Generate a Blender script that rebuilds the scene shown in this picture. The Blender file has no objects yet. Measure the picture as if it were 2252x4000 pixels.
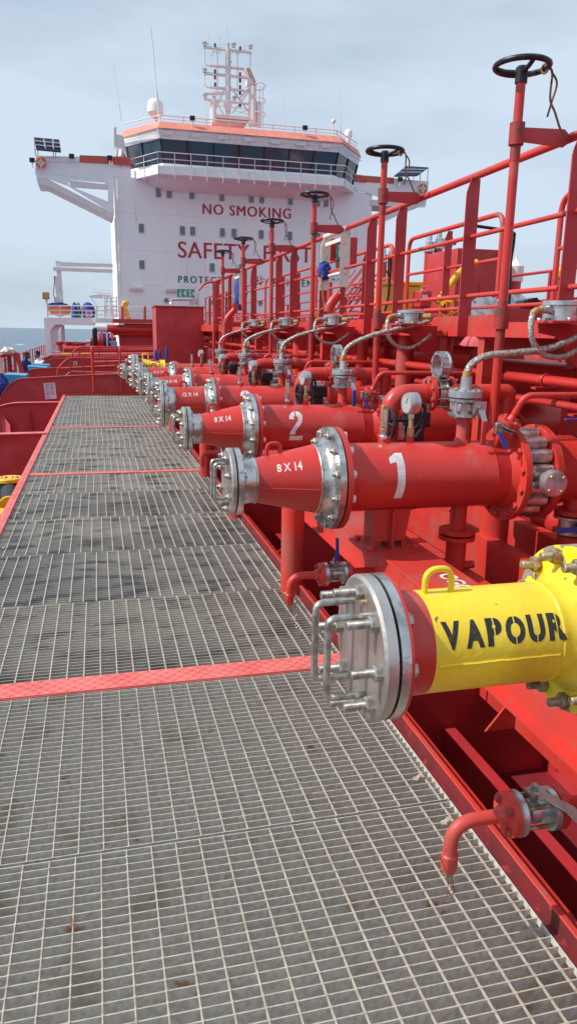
import bpy, bmesh, math, random
from mathutils import Vector as V, Matrix
random.seed(7)
R_ = math.radians
S = bpy.context.scene
COL = S.collection
# ------------------------------------------------------------------ camera
_v1 = V((-747, -715, 2870)); _v2 = V((11514, -506, 2870))   # image directions (x right, y down) of world +Y and +X
wy = _v1.normalized(); wx = (_v2 - _v2.dot(wy) * wy).normalized(); wz = wx.cross(wy)
HC = 1.7
cam_d = bpy.data.cameras.new('camera'); cam = bpy.data.objects.new('camera', cam_d); COL.objects.link(cam)
cam_d.sensor_fit = 'VERTICAL'; cam_d.sensor_height = 36; cam_d.lens = 2870 / 4000 * 36
cam_d.clip_start = 0.05; cam_d.clip_end = 60000
right = V((wx.x, wy.x, wz.x)); down = V((wx.y, wy.y, wz.y)); fwd = V((wx.z, wy.z, wz.z))
cam.matrix_world = Matrix.Translation((0, 0, HC)) @ Matrix((right, -down, -fwd)).transposed().to_4x4()
S.camera = cam
# ------------------------------------------------------------------ world, sun, exposure
SUN = V((-0.70, 0.03, 0.66)).normalized()
SUN_E = math.asin(SUN.z); SUN_A = math.atan2(SUN.x, SUN.y)
w = bpy.data.worlds.new('World'); S.world = w; w.use_nodes = True
nt = w.node_tree; nt.nodes.clear()
out = nt.nodes.new('ShaderNodeOutputWorld'); bg = nt.nodes.new('ShaderNodeBackground')
sky = nt.nodes.new('ShaderNodeTexSky'); sky.sky_type = 'NISHITA'; sky.sun_disc = False
sky.sun_elevation = SUN_E; sky.sun_rotation = SUN_A; sky.air_density = 1.2; sky.dust_density = 2.5
tc = nt.nodes.new('ShaderNodeTexCoord'); mp = nt.nodes.new('ShaderNodeMapping'); mp.inputs['Scale'].default_value = (1.3, 1.3, 4.6)
nz = nt.nodes.new('ShaderNodeTexNoise'); nz.inputs['Scale'].default_value = 1.3; nz.inputs['Detail'].default_value = 5; nz.inputs['Roughness'].default_value = .5
rp = nt.nodes.new('ShaderNodeValToRGB'); rp.color_ramp.elements[0].position = .38; rp.color_ramp.elements[0].color = (.50, .50, .50, 1)
rp.color_ramp.elements[1].position = .60; rp.color_ramp.elements[1].color = (1, 1, 1, 1)
mx = nt.nodes.new('ShaderNodeMixRGB'); mx.inputs[2].default_value = (6.1, 7.3, 8.6, 1)
bg.inputs['Strength'].default_value = .10
L = nt.links.new
L(tc.outputs['Generated'], mp.inputs[0]); L(mp.outputs[0], nz.inputs['Vector']); L(nz.outputs['Fac'], rp.inputs[0])
L(rp.outputs[0], mx.inputs[0]); L(sky.outputs[0], mx.inputs[1]); L(mx.outputs[0], bg.inputs[0]); L(bg.outputs[0], out.inputs[0])
sl = bpy.data.lights.new('sun', 'SUN'); sl.energy = 3.9; sl.angle = R_(.6); sl.color = (1, .94, .86)
so = bpy.data.objects.new('sun', sl); COL.objects.link(so); so.rotation_euler = (-SUN).to_track_quat('-Z', 'Y').to_euler()
S.view_settings.view_transform = 'Standard'; S.view_settings.look = 'None'; S.view_settings.exposure = .08; S.view_settings.gamma = 1
S.cycles.max_bounces = 6; S.cycles.use_denoising = True

def at(u, v, Y):
    """point on the vertical plane y = Y seen at (u, v) of the 2252x4000 survey grid"""
    d = (u - 1126) * right + (v - 2000) * down + 2870 * fwd
    return V((0, 0, HC)) + d * (Y / d.y)

# ------------------------------------------------------------------ materials
def mat(name, col, rough=.5, metal=0, c2=None, ns=6, nf=(.4, .65), bump=0, bs=60, c3=None, n3=20, f3=(.62, .66), c4=None, n4=40, f4=(.66, .70), coat=0, det=4, stretch=None, emit=None, spec=None):
    m = bpy.data.materials.new(name); m.use_nodes = True; t = m.node_tree; p = t.nodes['Principled BSDF']
    p.inputs['Base Color'].default_value = (*col, 1); p.inputs['Roughness'].default_value = rough; p.inputs['Metallic'].default_value = metal
    if coat: p.inputs['Coat Weight'].default_value = coat; p.inputs['Coat Roughness'].default_value = .12
    if spec is not None: p.inputs['Specular IOR Level'].default_value = spec
    l = t.links.new
    g = t.nodes.new('ShaderNodeNewGeometry'); vec = g.outputs['Position']
    if stretch:
        mpn = t.nodes.new('ShaderNodeMapping'); mpn.inputs['Scale'].default_value = stretch; l(vec, mpn.inputs[0]); vec = mpn.outputs[0]
    def noise(s, d=det):
        n = t.nodes.new('ShaderNodeTexNoise'); n.inputs['Scale'].default_value = s; n.inputs['Detail'].default_value = d; l(vec, n.inputs['Vector']); return n.outputs['Fac']
    def mrange(src, a, b):
        r = t.nodes.new('ShaderNodeMapRange'); r.inputs[1].default_value = a; r.inputs[2].default_value = b; l(src, r.inputs[0]); return r.outputs[0]
    cur = None
    if c2:
        x = t.nodes.new('ShaderNodeMixRGB'); x.inputs[1].default_value = (*col, 1); x.inputs[2].default_value = (*c2, 1)
        l(mrange(noise(ns), *nf), x.inputs[0]); cur = x.outputs[0]
    if c3:
        x = t.nodes.new('ShaderNodeMixRGB'); x.inputs[1].default_value = (*col, 1); x.inputs[2].default_value = (*c3, 1)
        if cur: l(cur, x.inputs[1])
        l(mrange(noise(n3), *f3), x.inputs[0]); cur = x.outputs[0]
    if c4:
        x = t.nodes.new('ShaderNodeMixRGB'); x.inputs[1].default_value = (*col, 1); x.inputs[2].default_value = (*c4, 1)
        if cur: l(cur, x.inputs[1])
        l(mrange(noise(n4), *f4), x.inputs[0]); cur = x.outputs[0]
    if cur: l(cur, p.inputs['Base Color'])
    if bump:
        b = t.nodes.new('ShaderNodeBump'); b.inputs['Strength'].default_value = bump; b.inputs['Distance'].default_value = .004
        l(noise(bs, 2), b.inputs['Height']); l(b.outputs[0], p.inputs['Normal'])
    return m
M = {}
M['red'] = mat('red_paint', (.57, .036, .027), .34, c2=(.47, .036, .031), ns=3, bump=.35, bs=40, c3=(.50, .10, .085), n3=4.5, f3=(.58, .76), c4=(.20, .09, .06), n4=24, f4=(.70, .73))
M['redb'] = mat('red_beam_paint', (.64, .044, .030), .45, c2=(.52, .045, .038), ns=4, bump=.2, bs=30, c3=(.30, .12, .08), n3=22, f3=(.645, .69), c4=(.42, .10, .08), n4=3, f4=(.52, .72))
M['redw'] = mat('red_wall_paint', (.49, .034, .038), .45, c2=(.41, .036, .042), ns=1.2, bump=.2, bs=8, c3=(.54, .07, .075), n3=3, f3=(.52, .8), c4=(.22, .07, .05), n4=30, f4=(.69, .72))
M['coral'] = mat('faded_red_paint', (.72, .17, .15), .55, c2=(.64, .12, .11), ns=5, bump=.2, c3=(.45, .25, .18), n3=60, f3=(.66, .72))
M['rusty'] = mat('rusty_red_paint', (.36, .03, .03), .6, c2=(.16, .05, .03), ns=14, nf=(.5, .6), bump=.7, bs=60)
M['yel'] = mat('yellow_paint', (.90, .70, .045), .36, c2=(.86, .60, .03), ns=5, bump=.45, bs=38, c3=(.25, .15, .05), n3=38, f3=(.70, .72), c4=(.62, .42, .03), n4=3.5, f4=(.52, .70))
M['yelc'] = mat('chipped_yellow_paint', (.92, .74, .03), .4, c2=(.88, .66, .02), ns=5, bump=.3, c3=(.30, .27, .22), n3=10, f3=(.53, .535))
M['yeld'] = mat('deck_yellow_paint', (.85, .50, .01), .45, c2=(.75, .4, .02), ns=6, bump=.15)
M['steel'] = mat('stainless_steel', (.66, .66, .64), .30, .9, c2=(.40, .40, .39), ns=14, nf=(.42, .6), bump=.45, bs=70, c3=(.24, .17, .11), n3=16, f3=(.58, .72))
M['steelm'] = mat('machined_steel', (.60, .61, .62), .3, .75, c2=(.44, .45, .47), ns=30, stretch=(1, .4, .4), bump=.15, bs=160, c3=(.4, .3, .2), n3=14, f3=(.68, .8))
M['plate'] = mat('dull_steel_plate', (.60, .57, .53), .38, .8, c2=(.42, .39, .36), ns=9, bump=.25, bs=60, c3=(.28, .19, .12), n3=7, f3=(.6, .75))
M['bolt'] = mat('bolt_steel', (.50, .49, .46), .36, .75, c2=(.30, .27, .23), ns=50, nf=(.4, .6), bump=.2)
M['rbolt'] = mat('rusty_bolt_steel', (.40, .33, .22), .5, .6, c2=(.22, .12, .06), ns=45, nf=(.45, .6), bump=.4)
M['galv'] = mat('galvanised_steel', (.62, .60, .55), .7, .0, c2=(.46, .445, .41), ns=60, bump=.4, bs=350, c3=(.30, .245, .16), n3=4, f3=(.58, .74), c4=(.30, .13, .05), n4=7, f4=(.66, .72))
M['galvd'] = mat('worn_galvanised_steel', (.66, .63, .57), .7, .0, c2=(.48, .46, .42), ns=2.2, bump=.4, bs=300, c3=(.20, .185, .17), n3=5, f3=(.54, .66), det=8, stretch=(.55, 1.5, 1))
M['rod'] = mat('bright_galvanised_steel', (.50, .46, .385), .6, .05, c2=(.38, .335, .27), ns=30, bump=.3, bs=200, c3=(.35, .2, .12), n3=16, f3=(.66, .72))
M['gask'] = mat('black_gasket', (.01, .01, .012), .7)
M['blk'] = mat('black_enamel', (.014, .016, .022), .42, c2=(.04, .032, .03), ns=25, nf=(.5, .7), bump=.3, spec=.35)
M['blkm'] = mat('black_marking_paint', (.022, .022, .024), .6, c2=(.07, .06, .03), ns=45, nf=(.55, .75), bump=.2)
M['dial'] = mat('gauge_dial', (.42, .42, .43), .3)
M['whm'] = mat('white_marking_paint', (.78, .77, .78), .55, c2=(.62, .60, .62), ns=18)
M['white'] = mat('white_ship_paint', (.90, .925, .945), .45, c2=(.83, .85, .88), ns=.5, nf=(.35, .7), bump=.35, bs=.9, c3=(.62, .50, .42), n3=1.6, f3=(.64, .80), stretch=(1, 1, .22))
M['whg'] = mat('white_gear_paint', (.76, .75, .74), .5, c2=(.6, .52, .45), ns=4, nf=(.55, .8))
M['salmon'] = mat('faded_orange_paint', (.80, .27, .19), .6, c2=(.72, .24, .18), ns=.8, c3=(.85, .36, .28), n3=2.5, f3=(.5, .75))
M['orng'] = mat('orange_red_paint', (.62, .12, .07), .55, c2=(.52, .10, .07), ns=2)
M['glass'] = mat('dark_window_glass', (.025, .055, .09), .05, 0, c2=(.06, .03, .05), ns=.5, spec=.9, stretch=(1, 1, .4))
M['port'] = mat('porthole_glass', (.10, .16, .20), .15, 0, spec=.8)
M['txr'] = mat('red_lettering', (.45, .03, .045), .6)
M['txg'] = mat('green_lettering', (.02, .17, .12), .6)
M['sign'] = mat('green_sign', (.03, .33, .22), .5)
M['blue'] = mat('blue_canvas', (.02, .065, .38), .75, c2=(.01, .03, .2), ns=12, bump=.6, bs=25)
M['lblue'] = mat('light_blue_paint', (.10, .42, .68), .5, c2=(.08, .33, .56), ns=3)
M['hblue'] = mat('blue_lever_plastic', (.01, .07, .42), .35, c2=(.02, .05, .3), ns=60)
M['hose'] = mat('braided_hose', (.60, .58, .52), .34, .8, c2=(.26, .24, .20), ns=70, nf=(.38, .62), bump=1, bs=380)
M['tape'] = mat('hose_tape', (.50, .27, .10), .7, c2=(.36, .16, .06), ns=45, bump=.6)
M['brass'] = mat('brass', (.52, .40, .20), .42, .6, c2=(.36, .24, .12), ns=40)
M['rope'] = mat('manila_rope', (.30, .17, .08), .9, c2=(.16, .08, .04), ns=200, nf=(.45, .55), bump=1, bs=260)
M['cream'] = mat('cream_paint', (.76, .73, .64), .5, c2=(.5, .4, .28), ns=14, nf=(.58, .72))
M['olb'] = mat('orange_lifeboat_shell', (.75, .16, .04), .4)
M['skin'] = mat('skin', (.11, .055, .035), .55); M['hair'] = mat('black_hair', (.012, .01, .01), .8)
M['skin2'] = mat('light_brown_skin', (.28, .15, .09), .55)
M['cloth'] = mat('white_boiler_suit', (.72, .72, .78), .85, bump=.5, bs=25); M['navy'] = mat('blue_boiler_suit', (.015, .04, .22), .85, bump=.5, bs=25)
M['paper'] = mat('paper_notice', (.74, .60, .66), .6); M['ink'] = mat('printed_ink', (.30, .22, .27), .7)
M['deck'] = mat('deck_paint', (.30, .022, .03), .55, c2=(.22, .02, .028), ns=1.5, bump=.3, bs=25, c3=(.30, .06, .05), n3=5, f3=(.6, .8))
M['pink'] = mat('chalky_pink_paint', (.62, .13, .14), .55, c2=(.52, .08, .09), ns=4, bump=.2)
M['green'] = mat('green_sheet', (.03, .16, .10), .7)
M['galvs'] = mat('stained_galvanised_steel', (.60, .57, .51), .7, .0, c2=(.40, .39, .365), ns=1.0, nf=(.40, .6), bump=.4, bs=300, c3=(.20, .20, .195), n3=7, f3=(.50, .64), det=10, stretch=(.5, 1.3, 1))
M['navyc'] = mat('dark_navy_canvas', (.018, .03, .085), .7, c2=(.012, .02, .05), ns=3)
M['oldpk'] = mat('faded_pink_paint', (.62, .40, .35), .6)
M['maroon'] = mat('dark_worn_red_paint', (.20, .016, .022), .6, c2=(.13, .02, .02), ns=8, c3=(.42, .05, .04), n3=14, f3=(.60, .70))
# sea
ms = bpy.data.materials.new('sea_water'); ms.use_nodes = True; t = ms.node_tree; p = t.nodes['Principled BSDF']
p.inputs['Base Color'].default_value = (.035, .085, .15, 1); p.inputs['Roughness'].default_value = .22; p.inputs['IOR'].default_value = 1.33
g = t.nodes.new('ShaderNodeNewGeometry')
def tn(s, sc, d=4):
    mpn = t.nodes.new('ShaderNodeMapping'); mpn.inputs['Scale'].default_value = sc; t.links.new(g.outputs['Position'], mpn.inputs[0])
    n = t.nodes.new('ShaderNodeTexNoise'); n.inputs['Scale'].default_value = s; n.inputs['Detail'].default_value = d; t.links.new(mpn.outputs[0], n.inputs['Vector']); return n.outputs['Fac']
b = t.nodes.new('ShaderNodeBump'); b.inputs['Strength'].default_value = 1; b.inputs['Distance'].default_value = 1.6; t.links.new(tn(.35, (1, .6, 1), 6), b.inputs['Height']); t.links.new(b.outputs[0], p.inputs['Normal'])
mr = t.nodes.new('ShaderNodeMapRange'); mr.inputs[1].default_value = .665; mr.inputs[2].default_value = .70; t.links.new(tn(.06, (1, .30, 1), 6), mr.inputs[0])
x = t.nodes.new('ShaderNodeMixRGB'); x.inputs[1].default_value = (.035, .085, .15, 1); x.inputs[2].default_value = (.75, .8, .85, 1); t.links.new(mr.outputs[0], x.inputs[0]); t.links.new(x.outputs[0], p.inputs['Base Color'])
M['sea'] = ms

# ------------------------------------------------------------------ mesh builder
def frame(d):
    d = V(d).normalized(); a = V((0, 0, 1)) if abs(d.z) < .9 else V((0, 1, 0))
    x = d.cross(a).normalized(); return d, x, x.cross(d).normalized()
class MB:
    def __init__(s): s.v = []; s.f = []
    def add(s, vs, fs):
        o = len(s.v); s.v += [V(p) for p in vs]; s.f += [[i + o for i in f] for f in fs]; return s
    def box(s, x0, x1, y0, y1, z0, z1):
        return s.add([(x0, y0, z0), (x1, y0, z0), (x1, y1, z0), (x0, y1, z0), (x0, y0, z1), (x1, y0, z1), (x1, y1, z1), (x0, y1, z1)],
                     [(0, 3, 2, 1), (4, 5, 6, 7), (0, 1, 5, 4), (1, 2, 6, 5), (2, 3, 7, 6), (3, 0, 4, 7)])
    def ext(s, pts, vec):
        n = len(pts); vec = V(vec); a = [V(p) for p in pts]
        nrm = V((0, 0, 0))
        for i in range(n): nrm += a[i].cross(a[(i + 1) % n])
        if nrm.dot(vec) > 0: a.reverse()
        return s.add(a + [p + vec for p in a], [tuple(range(n))] + [tuple(range(2 * n - 1, n - 1, -1))] + [(i, i + n, (i + 1) % n + n, (i + 1) % n) for i in range(n)])
    def lathe(s, o, d, prof, n=24, caps=True):
        d, x, y = frame(d); o = V(o); vs = []; fs = []; m = len(prof)
        for (tt, r) in prof:
            for i in range(n):
                a = 2 * math.pi * i / n; vs.append(o + d * tt + (x * math.cos(a) + y * math.sin(a)) * r)
        for j in range(m - 1):
            for i in range(n):
                k = (i + 1) % n; fs.append((j * n + i, (j + 1) * n + i, (j + 1) * n + k, j * n + k))
        if caps: fs.append(tuple(range(n))); fs.append(tuple((m - 1) * n + i for i in reversed(range(n))))
        return s.add(vs, fs)
    def cyl(s, a, b, r, r2=None, n=16, caps=True):
        a = V(a); b = V(b); return s.lathe(a, b - a, [(0, r), ((b - a).length, r if r2 is None else r2)], n, caps)
    def tube(s, pts, r, n=10):
        pts = [V(p) for p in pts]; vs = []; fs = []; m = len(pts)
        tg = [(pts[min(i + 1, m - 1)] - pts[max(i - 1, 0)]).normalized() for i in range(m)]
        _, x, _y = frame(tg[0])
        for i in range(m):
            x = (x - tg[i] * x.dot(tg[i]))
            x = x.normalized() if x.length > 1e-6 else frame(tg[i])[1]
            y = tg[i].cross(x)
            for k in range(n):
                a = 2 * math.pi * k / n; vs.append(pts[i] + (x * math.cos(a) + y * math.sin(a)) * r)
        for j in range(m - 1):
            for i in range(n):
                k = (i + 1) % n; fs.append((j * n + i, j * n + k, (j + 1) * n + k, (j + 1) * n + i))
        fs.append(tuple(reversed(range(n)))); fs.append(tuple((m - 1) * n + i for i in range(n)))
        return s.add(vs, fs)
    def hexa(s, o, d, r, h): return s.lathe(o, d, [(0, r), (h * .82, r), (h, r * .86)], 6)
    def torus(s, o, d, R, r, n=32, m=8):
        d, x, y = frame(d); o = V(o); vs = []; fs = []
        for i in range(n):
            a = 2 * math.pi * i / n; c = x * math.cos(a) + y * math.sin(a)
            for j in range(m):
                b = 2 * math.pi * j / m; vs.append(o + c * (R + r * math.cos(b)) + d * r * math.sin(b))
        for i in range(n):
            for j in range(m): fs.append((i * m + j, ((i + 1) % n) * m + j, ((i + 1) % n) * m + (j + 1) % m, i * m + (j + 1) % m))
        return s.add(vs, fs)
    def ball(s, c, r, n=16, sc=(1, 1, 1)):
        c = V(c); m = n // 2; vs = []; fs = []
        for j in range(m + 1):
            th = math.pi * j / m
            for i in range(n):
                a = 2 * math.pi * i / n; vs.append(c + V((math.sin(th) * math.cos(a) * r * sc[0], math.sin(th) * math.sin(a) * r * sc[1], math.cos(th) * r * sc[2])))
        for j in range(m):
            for i in range(n):
                k = (i + 1) % n; fs.append((j * n + i, (j + 1) * n + i, (j + 1) * n + k, j * n + k))
        return s.add(vs, fs)
    def mesh(s, name, m):
        me = bpy.data.meshes.new(name); me.from_pydata([tuple(p) for p in s.v], [], s.f); me.validate(); me.materials.append(M[m])
        me.polygons.foreach_set('use_smooth', [True] * len(me.polygons)); me.set_sharp_from_angle(angle=R_(35)); me.update(); return me
    def put(s, name, m, parent=None, kind=None, bevel=0, **kw):
        o = bpy.data.objects.new(name, s.mesh(name, m)); COL.objects.link(o)
        if parent: o.parent = parent
        if kind: o['kind'] = kind
        if bevel:
            bm = o.modifiers.new('bevel', 'BEVEL'); bm.width = bevel; bm.segments = 2; bm.limit_method = 'ANGLE'; bm.angle_limit = R_(40)
        for k, val in kw.items(): o[k] = val
        return o
def fil(pts, r, n=6):
    """round the corners of a polyline"""
    pts = [V(p) for p in pts]; o = [pts[0]]
    for i in range(1, len(pts) - 1):
        a, b, c = pts[i - 1], pts[i], pts[i + 1]; u = (a - b); v = (c - b)
        d = min(r, u.length * .49, v.length * .49); p = b + u.normalized() * d; q = b + v.normalized() * d
        for k in range(n + 1):
            t_ = k / n; o.append(p * (1 - t_) ** 2 + b * 2 * t_ * (1 - t_) + q * t_ * t_)
    o.append(pts[-1]); return o
def spl(pts, n=8):
    P = [V(p) for p in pts]; P = [2 * P[0] - P[1]] + P + [2 * P[-1] - P[-2]]; o = []
    for i in range(1, len(P) - 2):
        a, b, c, d = P[i - 1:i + 3]
        for k in range(n):
            t_ = k / n; o.append(.5 * ((2 * b) + (c - a) * t_ + (2 * a - 5 * b + 4 * c - d) * t_ ** 2 + (3 * b - a - 3 * c + d) * t_ ** 3))
    o.append(P[-2]); return o
def T(name, label, cat, loc=(0, 0, 0), group=None, rz=0):
    o = bpy.data.objects.new(name, None); COL.objects.link(o); o.location = loc; o.rotation_euler.z = rz
    o['label'] = label; o['category'] = cat
    if group: o['group'] = group
    return o
def one(mb, name, m, label, cat, group=None, **kw):
    o = mb.put(name, m, **kw); o['label'] = label; o['category'] = cat
    if group: o['group'] = group
    return o
KIDS = {}
def kids(r): return [o for o in COL.objects if o.parent == r]
def dup(root, dloc, label=None, skip=()):
    def rec(o, par):
        c = o.copy(); COL.objects.link(c); c.parent = par
        for k in kids(o):
            if k.name.split('.')[0] not in skip: rec(k, c)
        return c
    c = rec(root, None); c.location = root.location + V(dloc)
    if label: c['label'] = label
    return c
def inst(proto, parent, loc, rot=None):
    c = bpy.data.objects.new(proto.name, proto); COL.objects.link(c); c.parent = parent; c.location = loc
    if rot: c.rotation_euler = rot
    return c
# lettering -> mesh, optionally sliced for bending
def letters(txt, h, bold=.02, slices=0, wide=1, gaps=(), space=1):
    cu = bpy.data.curves.new('letters', 'FONT'); cu.body = txt; cu.size = 1; cu.offset = bold; cu.resolution_u = 4; cu.space_character = space
    ob = bpy.data.objects.new('letters', cu); COL.objects.link(ob); bpy.context.view_layer.update()
    me = bpy.data.meshes.new_from_object(ob.evaluated_get(bpy.context.evaluated_depsgraph_get())); bpy.data.objects.remove(ob)
    bm = bmesh.new(); bm.from_mesh(me); bpy.data.meshes.remove(me)
    bmesh.ops.remove_doubles(bm, verts=bm.verts, dist=1e-5)
    xs = [v.co.x for v in bm.verts]; ys = [v.co.y for v in bm.verts]; x0, x1, y0, y1 = min(xs), max(xs), min(ys), max(ys)
    sc = h / (y1 - y0)
    for v in bm.verts: v.co.x = (v.co.x - (x0 + x1) / 2) * sc * wide; v.co.y = (v.co.y - (y0 + y1) / 2) * sc
    def cut(co, no): bmesh.ops.bisect_plane(bm, geom=bm.verts[:] + bm.edges[:] + bm.faces[:], dist=1e-6, plane_co=co, plane_no=no)
    for k in range(1, slices): cut((0, -h / 2 + h * k / slices, 0), (0, 1, 0))
    if slices:
        W = (x1 - x0) * sc * wide; n = max(2, int(W / (h / 6)))
        for k in range(1, n): cut((-W / 2 + W * k / n, 0, 0), (1, 0, 0))
    for (gx, gw) in gaps:
        cut((gx - gw, 0, 0), (1, 0, 0)); cut((gx + gw, 0, 0), (1, 0, 0))
        bmesh.ops.delete(bm, geom=[f for f in bm.faces if abs(f.calc_center_median().x - gx) < gw], context='FACES')
    return bm
def poly2(polys, slices, h):
    bm = bmesh.new()
    for p in polys: bm.faces.new([bm.verts.new((a, b, 0)) for a, b in p])
    for k in range(1, slices):
        bmesh.ops.bisect_plane(bm, geom=bm.verts[:] + bm.edges[:] + bm.faces[:], dist=1e-6, plane_co=(0, -h / 2 + h * k / slices, 0), plane_no=(0, 1, 0))
    return bm
def letter_obj(bm, fn, name, m, parent):
    bmesh.ops.triangulate(bm, faces=bm.faces[:])
    for v in bm.verts: v.co = fn(v.co.x, v.co.y)
    me = bpy.data.meshes.new(name); bm.to_mesh(me); bm.free(); me.materials.append(M[m])
    o = bpy.data.objects.new(name, me); COL.objects.link(o)
    if parent: o.parent = parent
    return o
def stencil(txt, boxes, h, bold=.03, gap=.002, nogap=''):
    out = bmesh.new()
    for ch, (a, b) in zip(txt, boxes):
        bm = letters(ch, h, bold, 8, 1); xs = [v.co.x for v in bm.verts]; k = (b - a) / (max(xs) - min(xs)); m_ = (max(xs) + min(xs)) / 2
        for v in bm.verts: v.co.x = (v.co.x - m_) * k
        if ch not in nogap:
            for gx in (-gap, gap): bmesh.ops.bisect_plane(bm, geom=bm.verts[:] + bm.edges[:] + bm.faces[:], dist=1e-6, plane_co=(gx, 0, 0), plane_no=(1, 0, 0))
            bmesh.ops.delete(bm, geom=[f for f in bm.faces if abs(f.calc_center_median().x) < gap], context='FACES')
        for v in bm.verts: v.co.x += (a + b) / 2
        me = bpy.data.meshes.new('tmp'); bm.to_mesh(me); bm.free(); out.from_mesh(me); bpy.data.meshes.remove(me)
    return out
def flat(x0, y, z0): return lambda a, b: V((x0 + a, y, z0 + b))
def bend(x0, a0, rf): return lambda a, b: V((x0 + a, -(rf(x0 + a) + .0006) * math.cos(a0 + b / rf(x0)), (rf(x0 + a) + .0006) * math.sin(a0 + b / rf(x0))))
X = V((1, 0, 0)); Z = V((0, 0, 1))
def ring(n, r, a0=0): return [(r * math.cos(a0 + 2 * math.pi * k / n), r * math.sin(a0 + 2 * math.pi * k / n)) for k in range(n)]

# ================================================================== SETTING
MB().add([(-20000, -3000, -11), (20000, -3000, -11), (20000, 40000, -11), (-20000, 40000, -11)], [(0, 1, 2, 3)]).put('sea', 'sea', kind='structure')
MB().add([(-3.9, -6, -1.3), (26, -6, -1.3), (26, 75, -1.3), (-3.9, 75, -1.3)], [(0, 1, 2, 3)]).put('main_deck', 'deck', kind='structure')
MB().box(-4.0, -3.9, -6, 75, -11.5, -1.28).put('hull_side', 'deck', kind='structure')
# ---- grating walkway
XL, XR = -.87, 1.222
t = T('grating_walkway', 'long grey steel grating walkway with coral paint strips running beside the pipes', 'walkway', (0, 0, 0))
seams = [-1.2, -.1, 1.02, 2.198, 3.36, 3.52, 4.607, 5.72, 6.83, 7.95, 9.0, 9.12, 10.2, 11.3, 12.4, 13.42, 13.54, 14.6, 15.7, 16.8, 17.9, 19.0, 20.1]
strips = [(3.36, 3.52), (9.0, 9.12), (13.42, 13.54)]
i_ = 0
for a, b_ in zip(seams[:-1], seams[1:]):
    if (a, b_) in strips: continue
    i_ += 1
    mbb = MB(); tops = MB(); y = a + .008; off = random.uniform(-.03, .03)
    while y < b_ - .006:
        mbb.box(XL + .02, XR - .012, y, y + .0035, -.045, -.0012)
        if i_ < 6: tops.box(XL + .02, XR - .012, y - .0004, y + .0036, -.0012, .0008)
        y += .0364
    mbb.box(XL + .02, XR - .012, b_ - .008, b_ - .005, -.045, .0)
    for xe in (XL + .02, XR - .014): mbb.box(xe - .002, xe + .002, a + .004, b_ - .004, -.018, .002)
    g_ = mbb.put('bearing_bars', 'galv' if i_ < 5 else 'galvs' if i_ < 9 else 'galvd', t)
    mr_ = tops; xx = XL + .05 + random.uniform(0, .06)
    while xx < XR - .03:
        mr_.box(xx - (.0019 if i_ < 5 else .0034), xx + (.0019 if i_ < 5 else .0034), a + .006, b_ - .006, -.006, .0025)
        if i_ < 6:
            yy = a + .008
            while yy < b_ - .006:
                mr_.box(xx - .0034, xx + .0034, yy - .003, yy + .005, -.004, .0030); yy += .0364
        xx += .0819
    mr_.put('cross_rods', 'rod', t)
dm_ = []
for (x, y, w_) in [(.985, 1.622, .003), (1.02, 1.585, .003), (1.035, 1.588, .003), (1.18, 1.66, .004)]:
    MB().ext([(x - w_, y - .006, -.004), (x + w_, y - .006, -.004), (x + w_ * .7, y - .006, -.03), (x, y - .006, -.036), (x - w_ * .5, y - .006, -.03)], (0, .002, 0)).put('paint_drip', 'deck', t)
def bulb(x, y):
    return MB().box(x - .022, x + .022, y - .006, y + .006, -.002, .006).box(x - .022, x - .008, y - .018, y + .006, .006, .009).box(x + .006, x + .024, y - .006, y + .02, .006, .009).lathe((x, y, .004), Z, [(0, .009), (.008, .009), (.01, .006)], 8)
for (x, y) in [(1.15, 2.35), (1.14, 2.08), (1.16, 4.75), (1.15, 4.5), (1.13, 6.0), (-.8, 5.5), (-.78, 5.95), (-.8, 7.1), (-.79, 7.75), (-.8, 8.2), (-.79, 9.4), (-.8, 10.4), (-.79, 11.1)]:
    bulb(x, y).put('grating_clip', 'rod', t)
for a, b_ in strips:
    s_ = MB().box(XL + .01, XR + .01, a + .004, b_ - .004, -.05, .010)
    s_.box(XL + .01, XR + .01, a - .0, a + .006, -.05, .004)
    if b_ - a > .1:
        k = 0; xx = XL + .05
        while xx < XR - .02:
            for j in range(int((b_ - a) / .03)):
                cy = a + .02 + j * .03; sg = 1 if (k + j) % 2 else -1
                c = V((xx, cy, .010)); d = V((.012, sg * .010, 0)); n_ = V((-d.y, d.x, 0)).normalized() * .003
                s_.add([c - d, c + n_, c + d, c - n_, c + V((0, 0, .0028))], [(0, 1, 4), (1, 2, 4), (2, 3, 4), (3, 0, 4)])
            xx += .032; k += 1
    s_.put('tread_strip', 'coral', t)
MB().box(XL - .012, XL + .015, -1.5, 20.2, -.25, .02).box(XL - .06, XL - .012, -1.5, 20.2, .012, .02).put('edge_angle', 'coral', t, bevel=.003)
e_ = MB().box(XR + .012, XR + .024, -1.5, 20.2, -.3, .055).box(XR - .005, XR + .012, -1.5, 20.2, -.05, -.004); e_.put('kerb_bar', 'maroon', t)
MB().box(XR + .009, XR + .03, -1.5, 20.2, .055, .062).put('kerb_edge', 'redb', t, bevel=.002)
MB().box(XR + .024, XR + .075, -1.5, 20.2, .02, .028).put('kerb_flange', 'red', t)
MB().box(XL - .02, XR + .05, 20.1, 20.16, -.3, .05).put('end_lip', 'red', t)
MB().box(XL, XR, -1.5, 20.1, -.35, -.33).put('drip_pan', 'galvd', t)

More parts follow.
